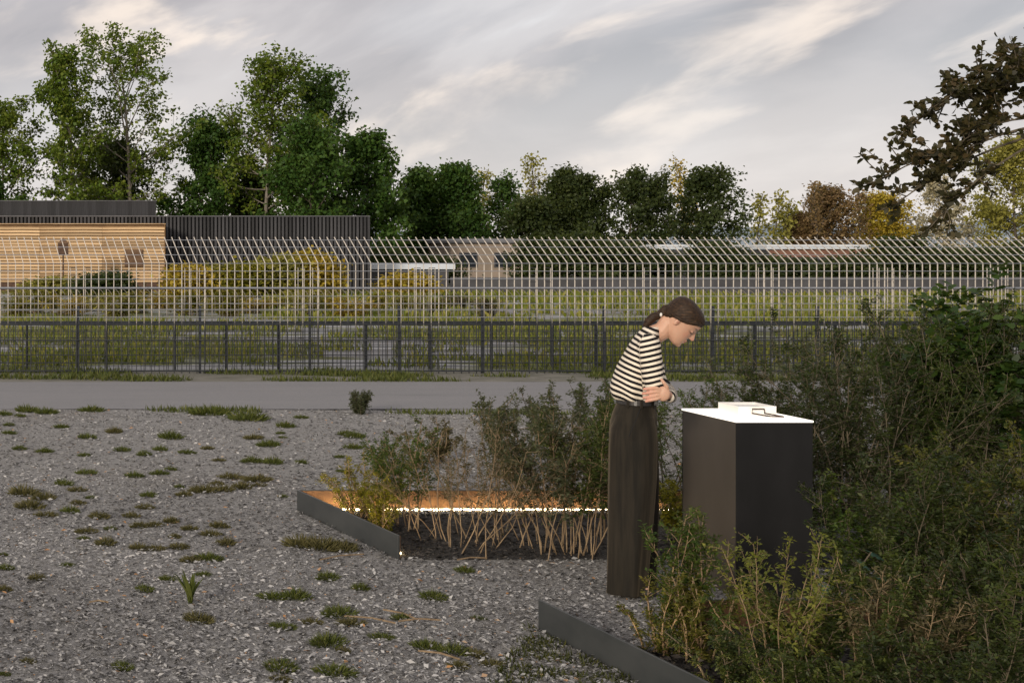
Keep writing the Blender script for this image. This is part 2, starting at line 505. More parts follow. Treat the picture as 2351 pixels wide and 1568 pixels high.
# ------------------------------------------------------------------ wood chips on the yard
def chips(name, X, Y, mat, rg, lmin, lmax, z0, hi, tint_pow=1.0):
    n = len(X)
    C = np.stack([X, Y, z0 + rg.uniform(.001, hi, n)], 1)
    az = rg.uniform(0, 2 * math.pi, n)
    D = np.stack([np.cos(az), np.sin(az), rg.normal(0, .28, n)], 1)
    N = np.stack([rg.normal(0, .35, n), rg.normal(0, .35, n), np.ones(n)], 1)
    L = lmin + (lmax - lmin) * rg.random(n) ** 2.2
    V, Q = leaf_quads(C, D, unit(N), L, L * rg.uniform(.22, .6, n), .12)
    t_ = rg.random(n) ** tint_pow
    return V, Q, t_
rg = np.random.default_rng(11)
def scatter(n, y0, y1, pw=1.0):
    Y = y0 + (y1 - y0) * rg.random(n) ** pw
    X = rg.uniform(-.38, .80, n) * Y
    return X, Y
XX, YY, LL = [], [], []
Vs, Qs, Ts = [], [], []
off = 0
for (n, y0, y1, l0, l1) in ((122000, 5.2, 8.0, .010, .042), (98000, 8.0, 11.5, .012, .046), (60000, 11.5, 16.2, .016, .055)):
    X, Y = scatter(n, y0, y1)
    keep = ~inside(bed1, X, Y) & ~inside(bed2, X, Y)
    X, Y = X[keep], Y[keep]
    v_, q_, t_ = chips('c', X, Y, None, rg, l0, l1, 0.0, .012, 1.0)
    t_ = np.clip(t_ + .10 * np.sin(X * 1.7 + 2 * np.sin(Y * .8)) + .08 * np.sin(Y * 2.3 + X), 0, 1)
    t_ = np.where(rg.random(len(t_)) < .018, .83 + .17 * rg.random(len(t_)), t_ * .66)
    Vs.append(v_); Qs.append(q_ + off); Ts.append(t_); off += len(v_)
o = obj('wood_chips', np_mesh('wood_chips', np.concatenate(Vs), np.concatenate(Qs), np.concatenate(Ts)), M['chip'])
kind(o, 'stuff'); tag(o, 'grey wood chips and gravel spread over the open yard', 'wood chips')
X = np.concatenate([rg.uniform(2.2, 8.4, 16000), rg.uniform(2.2, 7.2, 26000)])
Y = np.concatenate([rg.uniform(f1n.y, f1f.y, 16000), rg.uniform(4.9, f2a.y, 26000)])
k_ = inside(bed1, X, Y) | inside(bed2, X, Y)
v_, q_, t_ = chips('m', X[k_], Y[k_], None, rg, .012, .06, .006, .018)
o = obj('bark_mulch', np_mesh('bark_mulch', v_, q_, t_), M['mulch'])
kind(o, 'stuff'); tag(o, 'dark bark mulch covering the soil of the planted beds', 'mulch')

Y = rg.uniform(f1f.y - .20, f1f.y - .03, 7000); X = rg.uniform(f1f.x + .12, 5.2, 7000)
v_, q_, t_ = chips('p', X, Y, None, rg, .010, .028, .012, .016)
o = obj('glow_gravel', np_mesh('glow_gravel', v_, q_, .5 + .16 * t_), M['chip'])  # pale tint stands in for the strip's glow on the gravel
kind(o, 'stuff'); tag(o, 'strip of gravel under the rear bed light strip, its glow put into a pale colour', 'gravel')

# ------------------------------------------------------------------ bed edging with light strips
def edging(label, A, B, hgt, x_from, x_to, led_side, led_back):
    """A near end of the side plate, B its far end; back plate from x_from to x_to along the far end"""
    t_ = thing('planter_edging', label, 'planter edging', (B.x, B.y, 0))
    d = (A - B); L = d.length; a = math.atan2(d.y, d.x)
    obj('side_plate', box_mesh('side_plate', 0, L, -.014, 0, 0, hgt, .0015), M['steel_edge'], t_, (0, 0, 0), a)
    obj('liner_plate', box_mesh('liner_plate', .02, L - .004, .0025, .0055, .006, hgt - .006), M['rust'], t_, (0, 0, 0), a)
    obj('light_strip', box_mesh('light_strip', led_side, L - .10, .045, .055, .012, .022), M['led'], t_, (0, 0, 0), a)
    x0, x1 = x_from - B.x, x_to - B.x
    obj('back_plate', box_mesh('back_plate', x0, x1, .002, .014, 0, hgt - .001, .0015), M['steel_edge'], t_)
    obj('liner_plate', box_mesh('liner_plate', x0 + .006, x1 - .004, -.0035, -.0005, .006, hgt - .007), M['rust'], t_)
    if led_back:
        obj('light_strip', box_mesh('light_strip', x0 + .16, x1 - .3, -.060, -.050, .012, .022), M['led'], t_)
    return t_
edging('grey steel edging of the bed with tan stems, lit inside by a warm strip', f1n, f1f, .148, f1f.x, 5.2, .05, True)
edging('grey steel edging of the bed in front of the black plinth', f2b, f2a, .148, X_at(1600, f2a.y), 6.6, .45, False)
# ------------------------------------------------------------------ plinth, tray, handle
PX0, PX1, PY0, PY1, PZ = 4.043, 4.455, 7.455, 8.03, .936
pl = thing('display_plinth', 'tall black steel plinth with a glowing white top beside the standing woman', 'plinth', ((PX0 + PX1) / 2, (PY0 + PY1) / 2, 0))
cx, cy = (PX0 + PX1) / 2, (PY0 + PY1) / 2
hx, hy = (PX1 - PX0) / 2, (PY1 - PY0) / 2
T = .006
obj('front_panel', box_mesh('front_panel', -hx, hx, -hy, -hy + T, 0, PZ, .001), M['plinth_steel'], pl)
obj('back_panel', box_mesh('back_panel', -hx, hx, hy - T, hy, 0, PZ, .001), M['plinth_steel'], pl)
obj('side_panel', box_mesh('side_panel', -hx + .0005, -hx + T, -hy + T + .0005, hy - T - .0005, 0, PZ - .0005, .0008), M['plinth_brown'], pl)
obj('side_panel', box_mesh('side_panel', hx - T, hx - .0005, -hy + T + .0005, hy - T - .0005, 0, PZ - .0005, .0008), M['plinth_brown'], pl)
obj('light_top', box_mesh('light_top', -hx - .003, hx + .003, -hy - .003, hy + .003, PZ + .001, PZ + .011, .001), M['light_plate'], pl)
ZT = PZ + .011
tr = thing('white_tray', 'open square white tray standing on the glowing plinth top', 'tray', (4.244, 7.715, ZT))
a_, b_, h_, w_ = .104, .105, .060, .006
obj('wall', box_mesh('wall', -a_, a_, -b_, -b_ + w_, 0, h_, .0008), M['white_plate'], tr)
obj('wall', box_mesh('wall', -a_, a_, b_ - w_, b_, 0, h_, .0008), M['white_plate'], tr)
obj('wall', box_mesh('wall', -a_, -a_ + w_, -b_ + w_, b_ - w_, 0, h_ - .0003, .0008), M['white_plate'], tr)
obj('wall', box_mesh('wall', a_ - w_, a_, -b_ + w_, b_ - w_, 0, h_ - .0003, .0008), M['white_plate'], tr)
obj('floor', box_mesh('floor', -a_ + w_, a_ - w_, -b_ + w_, b_ - w_, 0.0, .044), M['tray_floor'], tr)
yh = 7.594
def hp(zx, zy, y):
    return Vector((X_at((2520 + zx / 4.053) / 1.6333, y), y, Z_at((1480 + zy / 4.053) / 1.6333, y)))
pts = [hp(1700, 336, 7.60), hp(1405, 281, yh), hp(1402, 216, yh), hp(1222, 216, yh), hp(1214, 281, yh), hp(1500, 330, 7.585), hp(1700, 336, 7.572)]
ctr = hp(1500, 330, 7.59); ctr.z = ZT
zmin = min(p.z for p in pts)
pts = [Vector((p.x - ctr.x, p.y - ctr.y, max(.004, p.z - ZT))) for p in pts]
hd = obj('wire_handle', path_tube('wire_handle', pts, .0036, 6), M['wire_handle'], None, ctr)
tag(hd, 'thin bent rusty rod resting against the white tray', 'rod')

# ------------------------------------------------------------------ fences
XL, XR = -1.5, 17.5
zb = Z_at(604, YF)
def bar_profile(pts, w):
    """square bar swept along pts (in y/z), lateral drift in x"""
    return path_tube('bar', pts, w * .72, 4)
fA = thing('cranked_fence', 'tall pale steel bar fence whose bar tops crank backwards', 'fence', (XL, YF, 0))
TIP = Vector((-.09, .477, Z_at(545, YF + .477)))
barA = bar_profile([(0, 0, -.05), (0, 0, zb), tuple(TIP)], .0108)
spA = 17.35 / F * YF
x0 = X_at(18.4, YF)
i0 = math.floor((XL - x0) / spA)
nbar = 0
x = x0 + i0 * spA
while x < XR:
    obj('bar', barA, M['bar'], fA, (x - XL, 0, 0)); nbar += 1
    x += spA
wireme = path_tube('wire', [(0, 0, 0), (XR - XL, 0, 0)], .0055, 4)
thick = path_tube('rail', [(0, 0, 0), (XR - XL, 0, 0)], .012, 6)
wire_d, thick_d = wireme.copy(), thick.copy()
for v in (553.4, 569.8, 587.4):
    f = (604 - v) / (604 - 545)
    p = Vector((0, 0, zb)).lerp(Vector((0, TIP.y, TIP.z)), f)
    obj('wire', wireme, M['wire'], fA, (0, p.y - .018, p.z + .012))
for v in (604.9, 622.5, 640.9):
    obj('wire', wireme, M['wire'], fA, (0, -.020, Z_at(v, YF)))
obj('rail', thick, M['wire'], fA, (0, -.028, Z_at(661, YF)))
for v in (680, 697, 710.4, 728):
    obj('wire', wireme, M['wire'], fA, (0, -.020, Z_at(v, YF)))
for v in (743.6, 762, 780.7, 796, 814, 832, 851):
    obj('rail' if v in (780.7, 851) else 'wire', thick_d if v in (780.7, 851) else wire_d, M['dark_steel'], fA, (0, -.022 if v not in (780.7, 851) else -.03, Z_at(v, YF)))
postA = box_mesh('post', -.018, .018, -.01, .03, -.05, 1.02)
for u in (180, 460, 713, 918, 1110, 1390, 1640, 1880, 2125):
    obj('post', postA, M['dark_steel'], fA, (X_at(u, YF) - XL, .035, 0))

# low dark mesh fence just behind
YC = 21.75
fC = thing('dark_mesh_fence', 'low dark welded mesh fence with a flat top rail behind the cranked fence', 'fence', (XL, YC, 0))
vw = path_tube('upright_wire', [(0, 0, -.03), (0, 0, .70)], .0058, 4)
rgc = np.random.default_rng(5)
x = .03
while x < XR - XL:
    obj('upright_wire', vw, M['dark_steel'], fC, (x, 0, 0))
    x += .0715
hw = path_tube('wire', [(0, 0, 0), (XR - XL, 0, 0)], .0052, 4)
for z in (.05, .10, .17, .22, .30, .36, .43, .50, .55, .62):
    obj('wire', hw, M['dark_steel'], fC, (0, -.013, z))
obj('top_rail', box_mesh('top_rail', 0, XR - XL, -.012, .012, .69, .755, .002), M['dark_steel'], fC)
pc = box_mesh('post', -.018, .018, .012, .05, -.05, .75, .002)
for u in (62, 245, 402, 520, 640, 842, 990, 1130, 1270, 1370, 1500, 1735, 1920, 2100, 2280):
    obj('post', pc, M['dark_steel'], fC, (X_at(u, YC) - XL, 0.002, 0))

# fence with bars curving over
YB = 24.2
fB = thing('curved_top_fence', 'low pale fence with thin bars curling over at the top', 'fence', (XL, YB, 0))
r_ = .20; ztop = Z_at(664, YB + .2)
pp = [(0, 0, -.03), (0, 0, ztop - r_)] + [(-.10 * (1 - math.cos(a)), r_ * (1 - math.cos(a)), ztop - r_ + r_ * math.sin(a)) for a in np.linspace(.25, math.pi / 2 + .25, 6)]
barB = path_tube('bar', pp, .0052, 4)
x = .05
while x < XR + 1.8 - XL:
    obj('bar', barB, M['tan_bar'], fB, (x, 0, 0)); x += .137
wb = path_tube('wire', [(0, 0, 0), (XR + 1.8 - XL, 0, 0)], .005, 4)
wb_d = wb.copy()
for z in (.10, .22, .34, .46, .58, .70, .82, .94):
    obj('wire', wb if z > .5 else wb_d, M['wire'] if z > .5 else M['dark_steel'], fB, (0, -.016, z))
obj('rail', path_tube('rail', [(0, 0, 0), (XR + 1.8 - XL, 0, 0)], .016, 6), M['wire'], fB, (0, r_ + .0, ztop + .016))

# lattice posts standing between the fences
YL = 22.75
up_ = path_tube('upright', [(0, 0, -.04), (0, 0, Z_at(615, YL))], .0065, 4)
rung = path_tube('rung', [(0, 0, 0), (.10, 0, 0)], .0075, 4)
hz_ = Z_at(615, YL)
def lattice(u, lab):
    t_ = thing('lattice_post', lab, 'lattice post', (X_at(u, YL), YL, 0), 0, 'ladder-like posts between the fences')
    for s in (-.17, .07):
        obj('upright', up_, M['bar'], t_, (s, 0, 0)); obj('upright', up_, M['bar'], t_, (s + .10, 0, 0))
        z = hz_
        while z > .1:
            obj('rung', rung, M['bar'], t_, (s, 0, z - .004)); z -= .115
for u in (186, 448, 708, 975, 1240, 1503, 1765, 2028, 2290):
    lattice(u, 'pair of narrow ladder-like steel frames standing upright between the fences')

# ------------------------------------------------------------------ buildings
YBk = 65.0
pm = F / YBk
zt1, zt2 = Z_at(497, YBk), Z_at(462, YBk + 1.2)
bxr = X_at(845, YBk)
bd = thing('black_timber_building', 'long low building clad in black upright timber slats', 'building', (0, YBk, 0))
BXL = -6.0
obj('wall', box_mesh('wall', BXL, bxr - .02, .06, 10, -.1, zt1 - .05), M['black_gap'], bd)
sl = box_mesh('slat', -.048, .048, -.03, .055, .02, zt1 - .03, .004)
x = BXL + .06
while x < bxr - .05:
    obj('slat', sl, M['black_timber'], bd, (x, random.Random(int(x * 100)).uniform(-.008, .008), 0)); x += .175
obj('corner_trim', box_mesh('corner_trim', bxr - .018, bxr + .08, -.04, 10, 0, zt1 - .02, .005), M['black_timber'], bd)
obj('roof_cap', box_mesh('roof_cap', BXL, bxr + .09, -.05, 10.05, zt1 - .018, zt1 + .025, .004), M['roof_grey'], bd)
ux = X_at(358, YBk + 1.2)
obj('upper_wall', box_mesh('upper_wall', BXL, ux - .02, 1.25, 8, zt1 + .027, zt2 - .03), M['black_gap'], bd)
ub = box_mesh('board', -.094, .094, 1.2, 1.245, zt1 + .03, zt2, .004)
x = BXL + .1
while x < ux - .05:
    obj('board', ub, M['black_board'], bd, (x, 0, 0)); x += .192
obj('roof_cap', box_mesh('roof_cap', BXL, ux + .02, 1.19, 8.05, zt2 + .002, zt2 + .03, .004), M['roof_grey'], bd)
# larch front
YW = 63.2
wx = X_at(378, YW); wz = Z_at(515, YW)
wd = thing('larch_pavilion', 'pale timber volume with horizontal slats in front of the black building', 'building', (0, YW, 0))
obj('wall', box_mesh('wall', BXL, wx - .03, .05, 1.72, -.1, wz - .02), M['larch_back'], wd)
slat_len = (wx - BXL) / 5
ws = box_mesh('slat', .004, slat_len - .004, -.03, .045, 0, .108, .004)
z = .42; q = 0
while z < wz - .1:
    for k in range(5):
        obj('slat', ws, M['larch'], wd, (BXL + k * slat_len, random.Random(q).uniform(-.012, .006), z)); q += 1
    z += .1415
obj('roof_cap', box_mesh('roof_cap', BXL, wx + .04, -.06, 1.72, wz + .0, wz + .03, .004), M['larch'], wd)
obj('corner_post', box_mesh('corner_post', wx - .025, wx + .03, -.04, 1.7, .0, wz - .002, .004), M['larch_back'], wd)
obj('base_board', box_mesh('base_board', BXL, wx - .03, -.02, .045, .0, .40, .004), M['post_brown'], wd)
wv = thing('shutter', 'brown shutter panel fixed on the pale slatted wall', 'shutter', (X_at(307, YW), YW - .05, Z_at(612, YW)))
obj('panel', box_mesh('panel', -.42, .42, -.03, 0, 0, .78, .008), M['brown_panel'], wv)
for k in range(4):
    obj('louvre', box_mesh('louvre', -.38, .38, -.05, -.031, .07 + k * .18, .2 + k * .18, .004), M['brown_panel'], wv)
bb = thing('box_on_post', 'small brown box with a pointed lid on a thin post before the pale slatted wall', 'nest box', (X_at(145, 60), 60, 0))
obj('post', path_tube('post', [(0, 0, -.1), (0, 0, 1.72)], .035, 6), M['post_brown'], bb)
obj('box', box_mesh('box', -.22, .22, -.16, .16, 1.70, 2.15, .01), M['post_brown'], bb)
lid = bpy.data.meshes.new('lid')
lid.from_pydata([(-.27, -.2, 2.152), (.27, -.2, 2.152), (.27, .2, 2.152), (-.27, .2, 2.152), (0, 0, 2.42)], [], [(0, 3, 2, 1), (0, 1, 4), (1, 2, 4), (2, 3, 4), (3, 0, 4)])
obj('lid', lid, M['brown_panel'], bb)

# other low buildings in the distance
def shed(label, u0, u1, vtop, y, wall, roof, overh=.25, depth=7, fascia=None, nwin=0, cat='building'):
    xa, xb = X_at(u0, y), X_at(u1, y)
    zt = Z_at(vtop, y)
    w = xb - xa
    t_ = thing('low_building', label, cat, (xa, y, 0))
    obj('wall', box_mesh('wall', 0, w, 0, depth, -.1, zt - .30), wall, t_)
    obj('roof', box_mesh('roof', -overh, w + overh, -overh, depth + overh, zt - .27, zt, .02), roof, t_)
    if fascia:
        obj('fascia', box_mesh('fascia', 0.02, w - .02, -.05, -.003, zt - .75, zt - .31, .005), fascia, t_)
    for i in range(nwin):
        xc = w * (i + .5) / nwin
        f_ = obj('window', box_mesh('window', xc - .55, xc + .55, -.05, -.004, zt - 1.75, zt - .85, .01), M['dark_wall'], t_)
        obj('pane', box_mesh('pane', xc - .48, xc + .48, -.06, -.052, zt - 1.69, zt - .91), M['dark_glass'], f_)
    return t_
shed('low dark shed with a pale flat roof edge, just beyond the black slatted building', 848, 1030, 606, 68, M['dark_wall'], M['white_roof'], nwin=0)
shed('beige shed standing between the dark trees behind the fences', 1035, 1195, 548, 84, M['beige_wall'], M['roof_grey'], nwin=2)
shed('long shed with a pale metal roof beneath the slender trees', 1515, 1592, 562, 82, M['dark_wall'], M['white_roof'], nwin=2)
shed('long shed with a pale metal roof over a red-brown band, behind the fence', 1765, 1985, 562, 84, M['dark_wall'], M['white_roof'], fascia=M['red_fascia'], nwin=5)
# low retaining wall with pale coping
yw = 60
t_ = thing('low_wall', 'long low dark wall with a grey coping at the back of the field', 'wall', (X_at(1040, yw), yw, 0))
obj('wall', box_mesh('wall', 0, 46, 0, .35, -.1, .62), M['dark_wall'], t_)
for k in range(23):
    obj('coping_stone', box_mesh('coping_stone', k * 2 + .008, k * 2 + 1.992, -.05, .40, .622, .70, .01), M['roof_grey'], t_)

# ------------------------------------------------------------------ vegetation builders
class Skel:
    def __init__(s):
        s.p0, s.p1, s.r0, s.r1 = [], [], [], []
    def path(s, pts, ra, rb):
        n = len(pts) - 1
        for i in range(n):
            s.p0.append(pts[i]); s.p1.append(pts[i + 1])
            s.r0.append(ra + (rb - ra) * i / n); s.r1.append(ra + (rb - ra) * (i + 1) / n)
def grow(rg, p, d, L, n, wob, up):
    pts = [p]
    d = d / np.linalg.norm(d)
    st = L / n
    for i in range(n):
        d = d + rg.normal(0, wob, 3)
        d[2] += up
        d = d / np.linalg.norm(d)
        p = p + d * st
        pts.append(p)
    return np.array(pts)
def rand_dirs(rg, n, zbias=0.0):
    d = rg.normal(0, 1, (n, 3)); d[:, 2] += zbias
    return unit(d)

def tree_meshes(seed, H, lo, rx, nl, leaf_n, leaf_s, clump, peak=.42, el0=12, el1=66, trunk_r=None, lean=0.0, flat=.7, k=5, gap=.0, wild=.2):
    rg = np.random.default_rng(seed)
    sk = Skel()
    tr_ = trunk_r or H * .011
    tp = grow(rg, np.array([0, 0, -.15]), np.array([lean, 0, 1.0]), H * .93, 10, .045, .05)
    sk.path(tp, tr_, tr_ * .22)
    cl, clw = [], []
    def at(t):
        f = t * 10; i = min(9, int(f)); return tp[i] + (tp[i + 1] - tp[i]) * (f - i)
    for i in range(nl):
        tt = (i + .5) / nl
        t_ = lo + (1 - lo) * tt ** .9
        env = rx * math.sqrt(max(.03, 1 - ((tt - peak) / (.62 if tt > peak else .62)) ** 2))
        L = env * rg.uniform(1 - wild * 1.4, 1 + wild) * 1.08 + .2
        az = i * 2.39996 + rg.normal(0, .35)
        el = math.radians(el0 + (el1 - el0) * tt + rg.normal(0, 8))
        d = np.array([math.cos(az) * math.cos(el), math.sin(az) * math.cos(el), math.sin(el)])
        st = at(min(.99, t_ * .97))
        bp = grow(rg, st, d, L, 5, .10, .05)
        r0 = max(.02, tr_ * .42 * (1 - .6 * tt) * (.5 + .5 * L / rx))
        sk.path(bp, r0, r0 * .25)
        ns = 3 + int(5 * L / rx)
        for j in range(ns):
            s_ = .22 + .78 * (j + rg.random()) / ns
            f = s_ * 5; q = min(4, int(f)); p = bp[q] + (bp[q + 1] - bp[q]) * (f - q)
            dd = unit((bp[q + 1] - bp[q])[None])[0] + rg.normal(0, .75, 3)
            L2 = L * rg.uniform(.22, .45) * (1.2 - .5 * s_)
            sp_ = grow(rg, p, dd, L2, 3, .18, .06)
            sk.path(sp_, r0 * .3, r0 * .1)
            for c_ in sp_[1:]:
                if rg.random() > gap:
                    cl.append(c_); clw.append(rg.random())
    cl.append(tp[-1]); clw.append(.5)
    cl = np.array(cl); clw = np.array(clw)
    idx = rg.integers(0, len(cl), leaf_n)
    C = cl[idx] + rg.normal(0, clump, (leaf_n, 3)) * np.array([1, 1, flat])
    D = rand_dirs(rg, leaf_n, -.25)
    N = rand_dirs(rg, leaf_n, .8)
    Ls = leaf_s * rg.uniform(.6, 1.35, leaf_n)
    V, Q = leaf_quads(C, D, N, Ls, Ls * rg.uniform(.55, .85, leaf_n))
    tint = np.clip(clw[idx] * .55 + rg.random(leaf_n) * .45, 0, 1)
    tv, tq = tubes(sk.p0, sk.p1, sk.r0, sk.r1, k)
    return np_mesh('trunk', tv, tq, smooth=True), np_mesh('crown', V, Q, tint)
TREE_CACHE = {}
def place_tree(name, label, u, vtop, hw, y, style, seed, lo=None, group=None, bark='bark', leaf=None, rx_s=1.0, cat='tree'):
    P = {
        'open':  dict(lo=.22, nl=30, leaf_n=8600, leaf_s=.22, clump=.25, leaf='pole_leaf', gap=.34, peak=.42, wild=.32, el0=18),
        'dense': dict(lo=.10, nl=34, leaf_n=14000, leaf_s=.23, clump=.30, wild=.36, leaf='mid_leaf', gap=0, peak=.36),
        'dark':  dict(lo=.10, nl=26, leaf_n=9500, leaf_s=.22, clump=.30, wild=.32, leaf='dark_leaf', gap=0, peak=.34),
        'slim':  dict(lo=.32, nl=22, leaf_n=4000, leaf_s=.21, clump=.24, leaf='dark_leaf', gap=.25, peak=.5, wild=.35),
        'sparse': dict(lo=.30, nl=18, leaf_n=700, leaf_s=.22, clump=.28, leaf='olive_leaf', gap=.3, peak=.5, el0=35, el1=75),
        'pole':  dict(lo=.35, nl=16, leaf_n=420, leaf_s=.24, clump=.25, leaf='olive_leaf', gap=.3, peak=.4, el0=45, el1=78),
        'round': dict(lo=.05, nl=34, leaf_n=12000, leaf_s=.22, clump=.30, wild=.2, leaf='gold_leaf', gap=0, peak=.34),
        'bush':  dict(lo=.03, nl=26, leaf_n=9000, leaf_s=.20, clump=.30, leaf='dark_leaf', gap=0, peak=.28, el0=8),
    }[style].copy()
    x = X_at(u, y); H = Z_at(vtop, y)
    rx = hw / F * y * .92 * rx_s
    lf = leaf or P.pop('leaf'); P.pop('leaf', None)
    if lo is not None:
        P['lo'] = lo
    tm, cm = tree_meshes(seed, H / 1.0, rx=rx, **P)
    t_ = thing(name, label, cat, (x, y, 0), 0, group)
    obj('trunk', tm, M[bark], t_)
    obj('crown', cm, M[lf], t_)
    # bring the real top of the crown to the wanted height
    zmax = max(v.co.z for v in cm.vertices)
    s = H / zmax
    t_.scale = (1, 1, s)
    return t_
g = 'tall trees behind the black building'
place_tree('tall_tree', 'loose green tree half hidden behind the left end of the black building', -5, 215, 120, 82, 'open', 21)
place_tree('tall_tree', 'slender open tree with a pale visible trunk next to the tallest tree', 178, 85, 92, 80, 'open', 22, bark='pale_bark')
place_tree('tall_tree', 'tallest tree, broad airy green crown above the black building', 305, 38, 185, 83, 'open', 23, bark='pale_bark', lo=.2)
place_tree('tall_tree', 'tall airy tree with a bare straight trunk above the dense green trees', 600, 95, 132, 80, 'open', 24, lo=.36, bark='pale_bark')
place_tree('tall_tree', 'tall airy tree leaning over the dense dark green tree', 705, 145, 112, 83, 'open', 25, leaf='mid_leaf', lo=.3)
place_tree('dense_tree', 'low dark tree under the loose tree at the end of the black building', -20, 385, 80, 79, 'dense', 31)
place_tree('dense_tree', 'dark dense tree below the tallest tree, above the upper black boards', 235, 300, 120, 86, 'dense', 32, leaf='dark_leaf')
place_tree('dense_tree', 'round dense green tree in the dip between the two groups of tall trees', 455, 245, 98, 85, 'dense', 33)
place_tree('dense_tree', 'wide dense green tree before the airy leaning tree', 715, 258, 128, 76, 'dense', 34)
place_tree('dense_tree', 'dense green tree at the corner of the black building', 850, 288, 88, 79, 'dense', 35)
place_tree('dense_tree', 'dark dense tree behind the trunk of the tall airy tree', 590, 350, 80, 88, 'dense', 36, leaf='dark_leaf')
g = 'row of trees behind the field'
place_tree('row_tree', 'small green tree against the dense tree at the corner of the black building', 958, 372, 48, 90, 'dense', 41, lo=.2)
place_tree('row_tree', 'broad dark green tree with two visible stems in the tree row', 1035, 360, 76, 88, 'dense', 42, lo=.12)
place_tree('row_tree', 'slim round-headed tree beside the broad two-stemmed tree', 1155, 388, 46, 90, 'slim', 43, leaf='mid_leaf')
place_tree('sparse_tree', 'almost leafless slender tree rising above the tree row', 1217, 345, 46, 100, 'sparse', 44)
place_tree('row_tree', 'low rounded dark tree under the almost leafless slender tree', 1225, 438, 62, 86, 'dark', 45)
place_tree('row_tree', 'upright dark green tree in the middle of the tree row', 1290, 370, 52, 89, 'dark', 46, lo=.12)
place_tree('row_tree', 'spreading dark green tree beside the upright one in the tree row', 1362, 384, 66, 88, 'dark', 47, lo=.1)
place_tree('slender_tree', 'slender tree with bare trunk and small dark crown, next to the spreading tree', 1442, 373, 42, 86, 'slim', 48)
place_tree('slender_tree', 'slender bare-trunked tree beside the dense tree that ends the dark row', 1517, 376, 44, 87, 'slim', 49)
place_tree('row_tree', 'dense dark tree that ends the dark green row', 1622, 370, 84, 90, 'dark', 50, lo=.06)
place_tree('sparse_tree', 'thin yellowing tree behind the dense tree that ends the dark row', 1578, 346, 38, 102, 'sparse', 51, leaf='gold_leaf')
place_tree('sparse_tree', 'thin yellowing tree behind the broad two-stemmed tree', 1110, 378, 30, 101, 'sparse', 52)
for i, (u, vt) in enumerate(((1742, 440), (1768, 432), (1797, 448), (1812, 470))):
    place_tree('pole_tree', 'thin pole-like yellowish tree with few leaves beyond the dark row', u, vt, 18, 105 + i, 'pole', 60 + i, group='thin pole trees', bark='bark')
place_tree('brown_tree', 'round-headed brown autumn tree beside the golden one', 1905, 415, 72, 112, 'round', 71, leaf='brown_leaf')
place_tree('brown_tree', 'small brown autumn tree next to the pole-like trees', 1848, 480, 34, 108, 'round', 72, leaf='brown_leaf')
place_tree('bare_tree', 'dark bare tree standing before the brown autumn tree', 1878, 414, 30, 106, 'pole', 73, leaf='brown_leaf')
place_tree('bare_tree', 'dark bare tree between the brown and the golden tree', 1973, 428, 32, 106, 'pole', 74, leaf='brown_leaf')
place_tree('golden_tree', 'golden yellow rounded autumn tree above the dark round bush', 2032, 430, 60, 108, 'round', 75)
place_tree('pale_tree', 'pale blossom-like thin tree between the golden tree and the big yellow tree', 2112, 478, 50, 110, 'sparse', 76, leaf='pale_leaf', lo=.1)
place_tree('pale_tree', 'upright thin greyish tree beside the big yellow-green tree', 2182, 372, 40, 107, 'slim', 77, leaf='pale_leaf', lo=.12)
place_tree('pale_tree', 'low pale thin tree at the foot of the big yellow-green tree', 2235, 490, 44, 111, 'sparse', 78, leaf='pale_leaf', lo=.1)
place_tree('yellow_tree', 'big yellow-green autumn tree with a tall oval crown', 2335, 302, 92, 104, 'round', 79, leaf='olive_leaf')
# dark hedge bushes at the far side of the field
hb = [(880, 560, 60), (985, 575, 60), (1250, 535, 66), (1330, 520, 72), (1410, 540, 60), (1480, 552, 60), (1650, 545, 66), (1730, 572, 52),
      (1840, 580, 62), (1945, 582, 62), (2070, 525, 74), (2170, 556, 66), (2265, 560, 64), (2350, 545, 60)]
for i, (u, vt, hw) in enumerate(hb):
    where = ['beside the low dark shed', 'between the low dark shed and the beige shed', 'between the beige shed and the short pale-roofed shed', 'between the two pale-roofed sheds',
             'before the long shed with the red-brown band', 'at the foot of the golden tree', 'at the foot of the big yellow-green tree'][[0, 1, 2, 2, 2, 2, 3, 3, 4, 4, 5, 6, 6, 6][i]]
    place_tree('hedge_bush', 'dark green rounded bush ' + where,
               u, vt, hw, 74 + (i % 3) * 1.5, 'bush', 90 + i, group='hedge bushes ' + where, leaf='dark_leaf', cat='bush')

